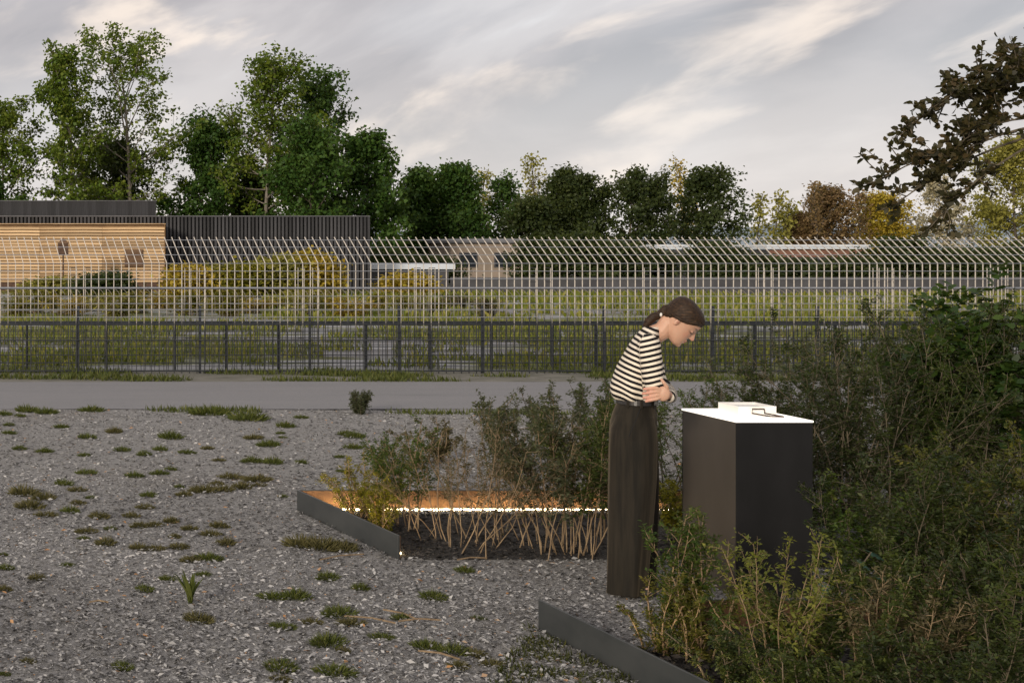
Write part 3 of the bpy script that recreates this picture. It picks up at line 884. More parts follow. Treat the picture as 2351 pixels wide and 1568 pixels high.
# ---- shrubs
def shrub_meshes(seed, H, spread, stems, twigs, leaves, leaf_s, bare=.25, asp=.45, curve=.06, stem_r=.006, lean=(0, 0), sub=2, droop=-.1, k=4, base_r=.2, join=False, oval=False):
    rg = np.random.default_rng(seed)
    sk = Skel(); parts = []
    Cs, Ds, Ns, Ti = [], [], [], []
    for s in range(stems):
        if not join:
            sk = Skel(); parts.append(sk)
        az = s * 2.39996 + rg.normal(0, .4)
        o_ = spread * rg.uniform(.25, 1.0)
        hs = H * rg.uniform(.68, 1.0)
        b0 = np.array([rg.normal(0, spread * base_r), rg.normal(0, spread * base_r), -.02])
        d = np.array([math.cos(az) * o_ / hs + lean[0], math.sin(az) * o_ / hs + lean[1], 1.0])
        L = math.hypot(hs, o_)
        sp_ = grow(rg, b0, d, L, 7, .105, curve * .3)
        r0 = stem_r * rg.uniform(.7, 1.25)
        sk.path(sp_, r0, r0 * .3)
        ctint = rg.random()
        for j in range(twigs):
            t_ = bare + (1 - bare) * (j + rg.random()) / twigs
            f = t_ * 7; q = min(6, int(f)); p = sp_[q] + (sp_[q + 1] - sp_[q]) * (f - q)
            sd_ = unit((sp_[q + 1] - sp_[q])[None])[0]
            dd = sd_ * .7 + rg.normal(0, .62, 3)
            L2 = H * rg.uniform(.10, .26) * (1.25 - .75 * t_)
            tw = grow(rg, p, dd, L2, 3, .15, .02)
            sk.path(tw, r0 * .38, r0 * .16)
            n = leaves
            u_ = rg.uniform(.12, 1.02, n) * 3
            qi = np.minimum(2, u_.astype(int)); fr = (u_ - qi)[:, None]
            pos = tw[qi] * (1 - fr) + tw[qi + 1] * fr
            tdir = unit(tw[qi + 1] - tw[qi])
            side = unit(np.cross(tdir, np.array([[0, 0, 1.0]])) + 1e-6) * np.where(rg.random(n) < .5, -1, 1)[:, None]
            dl = tdir * .45 + side * .8 + rg.normal(0, .35, (n, 3)); dl[:, 2] += droop
            Cs.append(pos + rg.normal(0, leaf_s * .35, (n, 3))); Ds.append(dl)
            nn = rg.normal(0, .45, (n, 3)); nn[:, 2] += 1; Ns.append(unit(nn))
            Ti.append(np.clip(ctint * .3 + rg.random() * .35 + rg.random(n) * .35, 0, 1))
    C, D, N, Tn = map(np.concatenate, (Cs, Ds, Ns, Ti))
    Ls = leaf_s * rg.uniform(.6, 1.3, len(C))
    V, Q = (leaf_ovals if oval else leaf_quads)(C, D, N, Ls, Ls * asp, .2)
    if join:
        parts = [sk]
    ms = [np_mesh('stem', *tubes(q.p0, q.p1, q.r0, q.r1, k), smooth=True) for q in parts]
    return (ms[0] if join else ms), np_mesh('foliage', V, Q, Tn)
def shrub(name, label, u, v, vtop, spread, mat, seed, twig='twig', group=None, y=None, cat='shrub', **kw):
    p = G(u, v) if y is None else Vector((X_at(u, y), y, 0))
    H = Z_at(vtop, p.y)
    sm, lm = shrub_meshes(seed, H, spread, **kw)
    t_ = thing(name, label, cat, p, 0, group)
    t_.scale = (1, 1, H / max(v_.co.z for v_ in lm.vertices))
    for q in sm:
        obj('stem', q, M[twig], t_)
    obj('foliage', lm, M[mat], t_)
    return t_
fine = dict(stems=9, twigs=18, leaves=34, leaf_s=.022)
thick_ = dict(stems=12, twigs=24, leaves=36, leaf_s=.026, bare=.12)
bare_ = dict(stems=11, twigs=12, leaves=10, leaf_s=.018, bare=.45, stem_r=.0045, base_r=.36)
# rear bed
shrub('bed_shrub', 'yellow-green feathery shrub lit by the strip at the corner of the rear bed', 838, 1196, 1030, .30, 'lit_yellow_shrub', 101, stems=10, twigs=14, leaves=30, leaf_s=.02, bare=.08)
shrub('bed_shrub', 'bright yellow low shrub leaning over the lit side plate of the rear bed', 885, 1222, 1085, .22, 'lit_yellow_shrub', 102, stems=9, twigs=12, leaves=30, leaf_s=.02, bare=.05)
shrub('bed_shrub', 'green feathery shrub with slim stems beside the yellow-green one', 945, 1215, 952, .30, 'fern_leaf', 103, stems=8, twigs=15, leaves=30, leaf_s=.024, bare=.35)
shrub('bed_shrub', 'shrub of tan crossing stems with a thin brown-green top', 1060, 1250, 975, .42, 'dry_shrub', 104, **{**bare_, 'stems': 14, 'leaves': 14})
shrub('bed_shrub', 'thicket of tan upright stems with few leaves in the middle of the rear bed', 1130, 1258, 960, .40, 'dry_shrub', 105, **{**bare_, 'stems': 13, 'leaves': 14})
shrub('bed_shrub', 'reddish twiggy shrub next to the grey-green shrub in the rear bed', 1205, 1262, 930, .34, 'dry_shrub', 106, **{**bare_, 'leaves': 20, 'twigs': 16})
shrub('bed_shrub', 'grey-green leafy shrub on bare tan stems in the rear bed', 1275, 1270, 885, .34, 'grey_shrub', 107, stems=11, twigs=20, leaves=30, leaf_s=.026, bare=.38, stem_r=.0048)
shrub('bed_shrub', 'leafy olive shrub on slanting tan stems next to the woman', 1340, 1276, 905, .30, 'shrub_leaf', 108, stems=11, twigs=20, leaves=30, leaf_s=.026, bare=.4, stem_r=.005, lean=(.1, 0))
shrub('bed_shrub', 'fresh green shrub close behind the woman', 1392, 1235, 905, .22, 'fern_leaf', 109, stems=8, twigs=18, leaves=26, leaf_s=.03, bare=.3)
# behind the rear bed
shrub('yard_shrub', 'grey twiggy shrub growing behind the rear bed', 1170, 1090, 900, .36, 'grey_shrub', 110, 'dark_twig', stems=10, twigs=16, leaves=26, leaf_s=.026, bare=.15)
shrub('yard_shrub', 'olive shrub behind the rear bed near the road edge', 1290, 1075, 858, .40, 'grey_shrub', 111, 'dark_twig', stems=10, twigs=18, leaves=26, leaf_s=.028, bare=.12)
shrub('yard_shrub', 'dark leafy shrub behind the woman near the road edge', 1385, 1050, 872, .34, 'shrub_leaf', 112, 'dark_twig', stems=10, twigs=16, leaves=26, leaf_s=.03, bare=.1)
shrub('yard_shrub', 'small green mound of foliage behind the yellow-green shrub', 900, 1085, 985, .30, 'fern_leaf', 113, stems=12, twigs=10, leaves=26, leaf_s=.024, bare=.05)
shrub('yard_shrub', 'brownish upright small shrub behind the feathery green one', 1005, 1060, 960, .28, 'dry_shrub', 114, stems=10, twigs=12, leaves=26, leaf_s=.024, bare=.1)
shrub('road_shrub', 'small dark grey-green shrub alone at the road edge', 822, 950, 893, .17, 'grey_shrub', 115, 'dark_twig', stems=11, twigs=12, leaves=22, leaf_s=.03, bare=.05)
# behind the plinth
for i, (u, v, vt, sp_, mt, lab) in enumerate((
    (1545, 1160, 838, .42, 'shrub_leaf', 'olive shrub between the woman and the plinth'),
    (1625, 1185, 862, .36, 'fern_leaf', 'feathery green shrub behind the brown side of the plinth'),
    (1700, 1120, 815, .46, 'grey_shrub', 'grey-green shrub rising behind the white tray'),
    (1790, 1150, 795, .46, 'shrub_leaf', 'dark shrub behind the glowing plinth top'),
    (1560, 1245, 1085, .20, 'lit_yellow_shrub', 'low yellow-green shrub at the end of the light strip beside the plinth'))):
    shrub('bed_shrub', lab, u, v, vt, sp_, mt, 120 + i, 'dark_twig', **fine)
# dense thicket at the right
right = [
    (1885, 1225, 758, .46, 'shaded_leaf', 'dark tall shrub with slim grey stems next to the plinth'),
    (1965, 1240, 703, .52, 'shaded_leaf', 'tall dark shrub behind the black boulder'),
    (2050, 1190, 673, .56, 'shaded_leaf', 'tall dark shrub with a loose top before the low mesh fence'),
    (2120, 1230, 718, .52, 'shrub_leaf', 'tall green shrub in the heart of the thicket'),
    (2215, 1210, 658, .56, 'shaded_leaf', 'tall dark shrub below the large-leaved one'),
    (2320, 1190, 688, .52, 'shaded_leaf', 'tall dark shrub at the end of the thicket'),
    (1900, 1120, 758, .50, 'grey_shrub', 'grey-green shrub at the back of the thicket next to the plinth'),
    (2010, 1090, 728, .56, 'shaded_leaf', 'dark shrub at the back of the thicket'),
    (2150, 1080, 698, .60, 'shaded_leaf', 'dark spreading shrub at the back of the thicket below the large leaves'),
    (2290, 1080, 748, .60, 'grey_shrub', 'grey-green shrub at the back end of the thicket'),
]
for i, (u, v, vt, sp_, mt, lab) in enumerate(right):
    shrub('thicket_shrub', lab, u, v, vt, sp_, mt, 140 + i, 'dark_twig', **thick_)
shrub('large_leaf_shrub', 'tall shrub with large glossy leaves rising above the thicket', 2270, 1330, 600, .50, 'big_leaf', 160, 'dark_twig', y=9.3, stems=10, twigs=20, leaves=24, leaf_s=.065, bare=.42, asp=.7, oval=True)
near = [
    (2010, 1410, 1075, .34, 'fern_leaf', 'mid green feathery shrub between boulder and front thicket'),
    (2105, 1440, 1010, .42, 'shaded_leaf', 'dense dark feathery shrub in the front thicket'),
    (2205, 1450, 1040, .42, 'shrub_leaf', 'green feathery shrub with crossing pale stems in the front thicket'),
    (2300, 1440, 930, .42, 'amber_leaf', 'tall olive shrub on the outer side of the front thicket'),
    (2360, 1500, 1120, .40, 'shaded_leaf', 'dark shrub at the outer end of the front thicket'),
]
for i, (u, v, vt, sp_, mt, lab) in enumerate(near):
    shrub('thicket_shrub', lab, u, v, vt, sp_, mt, 170 + i, 'dark_twig', **{**thick_, 'leaf_s': .024, 'stem_r': .005})
# planted in the front bed
front = [
    (1560, 1490, 1150, .22, 'fern_leaf', 'airy green shrub in front of the woman\'s trouser hem', dict(stems=9, twigs=20, leaves=30, leaf_s=.022, bare=.15)),
    (1520, 1500, 1330, .17, 'amber_leaf', 'small yellowish shrub behind the front steel plate', dict(stems=8, twigs=12, leaves=24, leaf_s=.02, bare=.08)),
    (1620, 1520, 1300, .20, 'amber_leaf', 'yellow-tinged shrub at the foot of the brown plinth side', dict(stems=9, twigs=14, leaves=26, leaf_s=.02, bare=.1)),
    (1775, 1590, 1205, .24, 'sprig_leaf', 'open shrub with pale twigs standing before the black plinth front', dict(stems=8, twigs=15, leaves=20, leaf_s=.021, bare=.3, stem_r=.0032)),
    (1800, 1560, 1330, .20, 'fern_leaf', 'low fine shrub under the open pale-twigged shrub', dict(stems=9, twigs=14, leaves=26, leaf_s=.02, bare=.1)),
    (1880, 1575, 1345, .26, 'shrub_leaf', 'olive low shrub below the blue-green leaves', dict(stems=11, twigs=16, leaves=30, leaf_s=.02, bare=.1)),
    (1990, 1600, 1270, .28, 'shrub_leaf', 'feathery shrub on a tall pale stem at the front of the bed', dict(stems=9, twigs=20, leaves=34, leaf_s=.02, bare=.3, stem_r=.005)),
    (2090, 1620, 1290, .28, 'dry_shrub', 'twiggy shrub with forked pale stems at the front of the bed', dict(stems=10, twigs=18, leaves=26, leaf_s=.02, bare=.3, stem_r=.005)),
    (2190, 1600, 1210, .34, 'shrub_leaf', 'tall feathery shrub with slanting stems at the front of the bed', dict(stems=10, twigs=22, leaves=36, leaf_s=.021, bare=.25, stem_r=.005)),
    (2290, 1610, 1240, .34, 'shaded_leaf', 'dark feathery shrub at the outer front of the bed', dict(stems=11, twigs=22, leaves=36, leaf_s=.021, bare=.2)),
    (1690, 1600, 1440, .22, 'shaded_leaf', 'low dark shrub just inside the front steel plate', dict(stems=11, twigs=14, leaves=26, leaf_s=.02, bare=.05)),
    (1830, 1660, 1470, .28, 'shrub_leaf', 'low small-leaved olive shrub at the very front of the bed', dict(stems=12, twigs=16, leaves=30, leaf_s=.02, bare=.05)),
    (1960, 1680, 1460, .30, 'shrub_leaf', 'spreading small-leaved shrub at the very front of the bed', dict(stems=12, twigs=16, leaves=30, leaf_s=.02, bare=.05)),
    (2120, 1690, 1430, .34, 'shaded_leaf', 'dark spreading shrub filling the front of the bed', dict(stems=13, twigs=18, leaves=34, leaf_s=.02, bare=.05)),
    (2260, 1690, 1400, .36, 'shaded_leaf', 'dark dense shrub filling the outer front of the bed', dict(stems=13, twigs=18, leaves=34, leaf_s=.02, bare=.05)),
]
for i, (u, v, vt, sp_, mt, lab, kw) in enumerate(front):
    shrub('front_bed_shrub', lab, u, v, vt, sp_, mt, 190 + i, 'twig' if i < 5 or i in (6, 7) else 'dark_twig', **kw)

# near tree reaching in from the right: dark brownish leaves
def reaching_tree():
    rg = np.random.default_rng(77)
    y = 13.0
    bx = X_at(2640, y)
    sk = Skel()
    trunk = grow(rg, np.array([0, 0, -.1]), np.array([-.05, 0, 1.]), 4.3, 8, .05, .05)
    sk.path(trunk, .09, .03)
    Cs, Ds, Ns, Ti = [], [], [], []
    ends = [(2080, 410, .4), (2120, 285, .2), (2185, 215, 0), (2300, 165, -.2), (2345, 215, .3), (2130, 470, .5), (2200, 505, .3), (2215, 320, 0), (2180, 380, .1), (2270, 250, .1), (2400, 180, .2)]
    for (u, v, dy) in ends:
        e = np.array([X_at(u, y) - bx, dy, Z_at(v, y)])
        s = trunk[6] if v > 300 else trunk[7]
        n = 7
        mid = (s + e) / 2 + np.array([-.15, 0, .22])
        pts = np.array([(1 - t) ** 2 * s + 2 * t * (1 - t) * mid + t * t * e for t in np.linspace(0, 1, n + 1)])
        sk.path(pts, .016, .005)
        for t in np.linspace(.55, 1, 12):
            f = t * n; q = min(n - 1, int(f)); p = pts[q] + (pts[q + 1] - pts[q]) * (f - q)
            d = (pts[q + 1] - pts[q]); d = d / np.linalg.norm(d)
            for rep in range(2):
                dd = d * .8 + rg.normal(0, .6, 3); dd[2] += .25
                tw = grow(rg, p, dd, rg.uniform(.12, .34), 3, .12, .08)
                sk.path(tw, .007, .003)
                m_ = 12
                u_ = rg.uniform(.1, 1.03, m_) * 3; qi = np.minimum(2, u_.astype(int)); fr = (u_ - qi)[:, None]
                Cs.append(tw[qi] * (1 - fr) + tw[qi + 1] * fr)
                td = unit(tw[qi + 1] - tw[qi])
                Ds.append(td * .5 + rg.normal(0, .7, (m_, 3)))
                Ns.append(rand_dirs(rg, m_, .6)); Ti.append(rg.random(m_))
    C, D, N, Tn = map(np.concatenate, (Cs, Ds, Ns, Ti))
    L = rg.uniform(.05, .085, len(C))
    V, Q = leaf_ovals(C, D, N, L, L * .72)
    tv, tq = tubes(sk.p0, sk.p1, sk.r0, sk.r1, 6)
    t_ = thing('reaching_tree', 'dark brown-leaved tree reaching out before the big yellow-green tree', 'tree', (bx, y, 0))
    obj('trunk', np_mesh('trunk', tv, tq, smooth=True), M['dark_twig'], t_)
    obj('crown', np_mesh('crown', V, Q, Tn), M['crab_leaf'], t_)
reaching_tree()

# ---- yellowing planting strip between the fences and the buildings
ysp = [(28, 700, 30), (75, 690, 34), (120, 702, 30), (170, 694, 34), (222, 700, 30), (270, 690, 34), (322, 702, 30), (372, 698, 30), (425, 690, 34), (478, 700, 30), (530, 694, 32),
       (585, 702, 30), (640, 696, 32), (700, 690, 34), (755, 700, 30), (810, 696, 32), (868, 702, 30), (925, 694, 30), (985, 702, 28), (1050, 704, 28), (1125, 706, 24)]
yv = []
for sd_ in range(4):
    yv.append(shrub_meshes(300 + sd_, 1.0, .62, stems=14, twigs=12, leaves=9, leaf_s=.13, bare=.05, asp=.35, stem_r=.012, join=True))
for i, (u, vt, hw) in enumerate(ysp):
    y = 39 + (i * 7 % 5) * 1.3
    H = Z_at(vt - 16 - (i * 5 % 3) * 7, y)
    mt = ('lit_yellow_shrub', 'olive_leaf', 'lit_yellow_shrub', 'gold_leaf')[i % 4] if u < 1000 else 'dry_shrub'
    key = (i % 4, mt)
    sm, lm = yv[i % 4]
    if key not in TREE_CACHE:
        l2 = lm.copy(); l2.materials.clear(); l2.materials.append(M[mt]); TREE_CACHE[key] = l2
    cw = {'lit_yellow_shrub': 'yellow-green', 'olive_leaf': 'olive', 'gold_leaf': 'golden', 'dry_shrub': 'dry brown'}[mt]
    t_ = thing('strip_shrub', f'{cw} low shrub in the planted strip behind the curled-top fence', 'shrub', (X_at(u, y), y, 0), i * 1.7, f'{cw} shrubs in the planted strip')
    t_.scale = (1.05 * hw / 30, 1.05 * hw / 30, H)
    obj('stems', sm, M['twig'], t_)
    obj('foliage', TREE_CACHE[key], None, t_)
for i, (u, vt, hw, mt, lab) in enumerate(((238, 606, 52, 'dark_leaf', 'dark rounded bush before the pale slatted wall'),
        (435, 596, 34, 'gold_leaf', 'golden shrub at the corner of the pale slatted wall'),
        (545, 585, 60, 'lit_yellow_shrub', 'yellow-green shrub before the black slats'),
        (640, 575, 50, 'olive_leaf', 'olive shrub in the middle of the black slatted wall'),
        (715, 562, 46, 'gold_leaf', 'tall golden shrub before the black slats'),
        (130, 628, 60, 'olive_leaf', 'low olive shrub below the box on the thin post'),
        (940, 615, 40, 'gold_leaf', 'golden shrub before the low dark shed'))):
    place_tree('wall_bush', lab, u, vt, hw, 55 + i * .6, 'bush', 320 + i, leaf=mt, cat='bush')

# ---- field grass (uncountable)
rgf = np.random.default_rng(8)
def grass_field(name, label, n, xr, yr, hmin, hmax, mat, mask=None, spread=.35, wid=.012):
    Y = rgf.uniform(*yr, n)
    X = rgf.uniform(xr[0], xr[1], n) * Y if xr[2] else rgf.uniform(xr[0], xr[1], n)
    if mask is not None:
        k_ = mask(X, Y); X, Y = X[k_], Y[k_]
    n = len(X)
    h = rgf.uniform(hmin, hmax, n)
    D = np.stack([rgf.normal(0, spread, n), rgf.normal(0, spread, n), np.ones(n)], 1)
    N = np.stack([rgf.normal(0, 1, n), rgf.normal(0, 1, n) - .5, np.zeros(n)], 1)
    V, Q = leaf_quads(np.stack([X, Y, np.full(n, -.02)], 1), D, unit(N), h, np.full(n, wid) * (1 + h * 2), .1)
    o = obj(name, np_mesh(name, V, Q, rgf.random(n)), M[mat])
    kind(o, 'stuff'); tag(o, label, 'grass')
def patch(X, Y, sx=.5, sy=1.1, th=0.1, ph=0.0):
    return (np.sin(X * sx * 2.1 + ph + 1.3 * np.sin(Y * .9)) + np.sin(Y * sy * 2.7 + X * .7 + ph * 2) + np.sin(X * 3.3 + Y * 1.9) * .6) > th
grass_field('field_grass', 'patchy yellow-green grass between the fences and the far plants', 60000, (-.04, .82, True), (22.0, 38.0), .06, .22, 'field_grass', lambda X, Y: patch(X, Y, .3, 1.2, .25), wid=.03)
grass_field('far_field_grass', 'yellow-green grass of the far field beyond the curled-top fence', 30000, (.2, .85, True), (38, 60), .08, .28, 'field_grass', lambda X, Y: patch(X, Y, .15, .7, .0), wid=.06)
grass_field('verge_grass', 'short grass growing along the foot of the tall fence', 26000, (-.05, .8, True), (YR1 + .05, YF + .5), .03, .13, 'grass', lambda X, Y: patch(X, Y, .7, 2.2, .35 ), wid=.016)
grass_field('roadside_grass', 'thin grass along the near edge of the road', 9000, (-.05, .8, True), (YR0 - .55, YR0 + .02), .03, .11, 'grass', lambda X, Y: patch(X, Y, .9, 2.8, 1.0, 2.0), wid=.014)
# moss and grass at the foot of the front plate
def near_plate(X, Y):
    t_ = ((X - f2a.x) * f2d.x + (Y - f2a.y) * f2d.y); s_ = (X - f2a.x) * f2d.y - (Y - f2a.y) * f2d.x
    return (s_ > .02) & (s_ < .75 * np.clip(t_ + .1, 0, 1.2)) & (np.sin(X * 17 + 2 * np.sin(Y * 11)) + np.sin(Y * 23 + X * 5) > -.5) & ~inside(bed2, X, Y)
grass_field('moss', 'dark green mossy grass on the chips in front of the front steel plate', 30000, (1.6, 3.6, False), (5.2, 7.0), .035, .065, 'moss', near_plate, .9, .008)

# ---- single grass tufts in the wood chips
def tuft_mesh(seed, n, flat):
    r = np.random.default_rng(seed)
    a = r.uniform(0, 2 * math.pi, n); q = r.random(n) ** .6
    C = np.stack([np.cos(a) * q * .42, np.sin(a) * q * .42, np.full(n, -.01)], 1)
    D = np.stack([np.cos(a) * q * flat + r.normal(0, .35, n), np.sin(a) * q * flat + r.normal(0, .35, n), np.full(n, .8)], 1)
    N = np.stack([r.normal(0, 1, n), r.normal(0, 1, n), r.normal(0, .3, n)], 1)
    L = (.42 - .2 * q) * r.uniform(.5, 1.3, n)
    V, Q = leaf_quads(C, D, unit(N), L, np.full(n, .034) * r.uniform(.7, 1.5, n), .15)
    return np_mesh('grass_tuft', V, Q, r.random(n))
TUF = {}
for mt in ('grass', 'dry_grass'):
    for s_ in range(4):
        me = tuft_mesh(500 + s_ + (10 if mt == 'dry_grass' else 0), 300 if mt == 'grass' else 340, 1.1 if mt == 'grass' else 1.5)
        me.materials.append(M[mt]); TUF[(mt, s_)] = me
T3 = [(50,160,70),(50,205,80),(330,172,80),(475,230,90),(105,290,85),(240,305,90),(455,325,75),(620,198,95),(930,230,130),(665,298,95),(870,295,85),(785,322,85),(1020,312,90),(1130,288,70),(1190,352,65),(470,422,105),(735,440,90),(865,425,95),(930,402,65),(350,482,95),(420,515,90),(1380,232,100),(1525,205,55),(1540,228,50),(1460,272,115),(1555,168,105),(1350,130,190),(1140,100,190),(1635,120,70),(1370,360,120),(1480,366,110),(1640,365,70),(1260,445,120),(1400,460,140),(975,498,60),(1180,480,80),(1000,540,90),(1110,520,140),(1220,515,100),(1320,500,110),(1410,488,70),(810,545,85),(130,535,150),(240,560,120),(160,605,170),(250,650,110),(380,632,100),(425,585,90),(495,555,60),(540,660,120),(715,655,100),(790,610,90),(600,725,80),(470,740,110),(760,710,110),(840,706,90),(930,685,90),(1030,725,90),(1195,710,110),(1145,755,100),(950,768,75),(455,778,65),(575,805,120),(760,830,110),(850,834,100),(975,825,115),(1230,805,110),(1040,895,120),(1140,890,130),(1110,975,80),(910,1000,85),(790,1058,105),(365,922,70),(200,995,100),(35,940,85),(20,865,50),(25,1055,90),(1080,1220,160),(1785,995,130),(1960,1050,100),(1490,1100,150),(1610,1098,150),(1850,1190,200),(1540,1260,130),(1700,1235,100),(1910,1240,140),(1790,1350,200),(1870,1390,80),(1530,1480,200),(1830,1510,210),(1530,1545,110),(670,1480,120),(155,1445,80),(25,1515,70),(1540,550,60),(150,85,120),(250,95,110),(500,82,130),(20,105,90),(110,112,60),(1880,210,90),(1930,225,110),(1920,285,90),(1860,412,60),(1850,335,60)]
DRY = {7, 13, 14, 20, 21, 32, 33, 35, 36, 37, 38, 39, 40, 42, 43, 44, 45, 47, 49, 50, 51, 53, 54, 55, 56, 57, 58, 59, 60, 62, 63, 64, 65, 66, 67, 73, 76, 77, 84, 85, 87, 90, 92}
T7 = [(1310, 520, 190, 0), (1520, 340, 140, 0), (960, 790, 150, 0), (1085, 660, 130, 0), (1270, 860, 200, 0), (1450, 890, 190, 0), (1600, 905, 170, 1), (1620, 660, 90, 0), (560, 180, 260, 1), (420, 165, 220, 1), (700, 190, 200, 1), (1480, 985, 160, 1), (1700, 970, 150, 1)]
tl = [((x / 2.3694), 906.1 + y / 2.3694, w / 2.3694, i in DRY) for i, (x, y, w) in enumerate(T3)] + [(551 + x / 2.9537, 1193.9 + y / 2.9537, w / 2.9537, bool(d)) for (x, y, w, d) in T7]
rt = random.Random(4)
for i, (u, v, w, dry) in enumerate(tl):
    p = G(u, v + 3)
    s = w / F * p.y * 1.18
    mt = 'dry_grass' if dry else 'grass'
    o = obj('grass_tuft', TUF[(mt, i % 4)], None, None, p, rt.uniform(0, 6.28), (s, s * .8, s * rt.uniform(.62, .95)))
    near_p = lambda A, B, d: min((p - A.lerp(B, k / 8)).length for k in range(9)) < d
    if p.y > 13.6:
        wh = 'near the road edge'
    elif near_p(f1n, f1f, .75):
        wh = 'beside the side plate of the lit rear bed'
    elif near_p(f2a, f2b, 1.0):
        wh = 'beside the side plate of the front bed'
    elif (p - G(437, 1388)).length < .8:
        wh = 'around the strap-leaved plant'
    elif p.y < 7.6:
        wh = 'in the wood chips among the dry sticks'
    else:
        wh = 'in the open wood chips of the yard'
    cw = 'brownish dry' if dry else 'green'
    tag(o, f'{cw} grass tuft {wh}', 'grass tuft', f'{cw} grass tufts {wh}')
# strap-leaved plant
p = G(437, 1388)
ag = thing('strap_leaf_plant', 'upright strap-leaved plant alone among the grass tufts', 'plant', p)
ra = random.Random(9)
for i in range(11):
    a = i * 2.4; L = ra.uniform(.13, .20); ln = ra.uniform(.25, .75)
    bm = bmesh.new()
    rows = []
    for k in range(6):
        t_ = k / 5
        w = .014 * math.sin(math.pi * min(1, .25 + t_ * .75)) + .001
        x = ln * L * t_ ** 1.4; z = L * (t_ - .25 * ln * t_ * t_)
        rows.append((bm.verts.new((x, -w, z + w * .5)), bm.verts.new((x + .002, 0, z)), bm.verts.new((x, w, z + w * .5))))
    for A, B in zip(rows, rows[1:]):
        bm.faces.new((A[0], A[1], B[1], B[0])); bm.faces.new((A[1], A[2], B[2], B[1]))
    me = bpy.data.meshes.new('leaf'); bm.to_mesh(me); bm.free()
    at_ = me.attributes.new('tint', 'FLOAT', 'FACE'); at_.data.foreach_set('value', np.full(len(me.polygons), ra.random(), dtype=np.float32))
    obj('leaf', me, M['grass'], ag, (0, 0, 0), a)
# blue-green lobed leaves
p = G(1918, 1455)
tp_ = thing('broad_leaf_plant', 'plant with broad blue-green lobed leaves next to the plinth', 'plant', p)
for i in range(6):
    a = -2.7 + i * .55 + ra.uniform(-.2, .2); hgt = ra.uniform(.16, .40); rr = ra.uniform(.07, .17)
    ex, ey = math.cos(a) * rr, math.sin(a) * rr
    st = obj('stalk', path_tube('stalk', [(0, 0, 0), (ex * .5, ey * .5, hgt * .7), (ex, ey, hgt)], .004, 5), M['dark_twig'], tp_)
    bm = bmesh.new()
    c0 = bm.verts.new((0, 0, 0))
    nL = 22; ring = []
    for k in range(nL):
        th = -2.7 + 5.4 * k / (nL - 1)
        r_l = (.075 if k % 3 else .048) * (1 - .15 * abs(th) / 2.7)
        ring.append(bm.verts.new((math.cos(th) * r_l + .03, math.sin(th) * r_l, -.35 * r_l * r_l * 8 - .004 * (k % 3 == 0))))
    for A, B in zip(ring, ring[1:]):
        bm.faces.new((c0, A, B))
    me = bpy.data.meshes.new('leaf'); bm.to_mesh(me); bm.free()
    at_ = me.attributes.new('tint', 'FLOAT', 'FACE'); at_.data.foreach_set('value', np.full(len(me.polygons), ra.random(), dtype=np.float32))
    lf = obj('leaf', me, M['teal_leaf'], tp_, (ex, ey, hgt), a, ra.uniform(.45, .75))
    lf.rotation_euler = (ra.uniform(-.3, .3), ra.uniform(.2, .9), a)
# boulder
bm = bmesh.new()
bmesh.ops.create_icosphere(bm, subdivisions=4, radius=1)
rb = np.random.default_rng(2)
planes = [(Vector(rb.normal(0, 1, 3)).normalized(), rb.uniform(.62, .9)) for _ in range(14)]
for v in bm.verts:
    for n_, d_ in planes:
        e = v.co.dot(n_) - d_
        if e > 0:
            v.co -= n_ * e * .92
    v.co.x *= .26; v.co.y *= .2; v.co.z *= .16
me = bpy.data.meshes.new('boulder'); bm.to_mesh(me); bm.free()
p = G(1925, 1290)
tag(obj('boulder', me, M['boulder'], None, (p.x, p.y, .07), .3), 'flat black boulder lying between the plinth and the thicket', 'boulder')
# dry sticks on the chips
for i, (u, v, L, a) in enumerate(((735, 1290, .34, .5), (790, 1420, .26, -.5), (915, 1432, .22, .15), (960, 1500, .2, -.7), (205, 1388, .10, .1), (880, 1405, .24, -1.0), (1050, 1290, .2, .3))):
    p = G(u, v)
    pts = [(0, 0, .014), (L * .5, .01, .020), (L, -.01, .014)]
    tag(obj('dry_stick', path_tube('dry_stick', pts, .0045, 5), M['twig'], None, p, a), 'thin dry stick lying on the wood chips', 'stick', 'dry sticks on the yard')

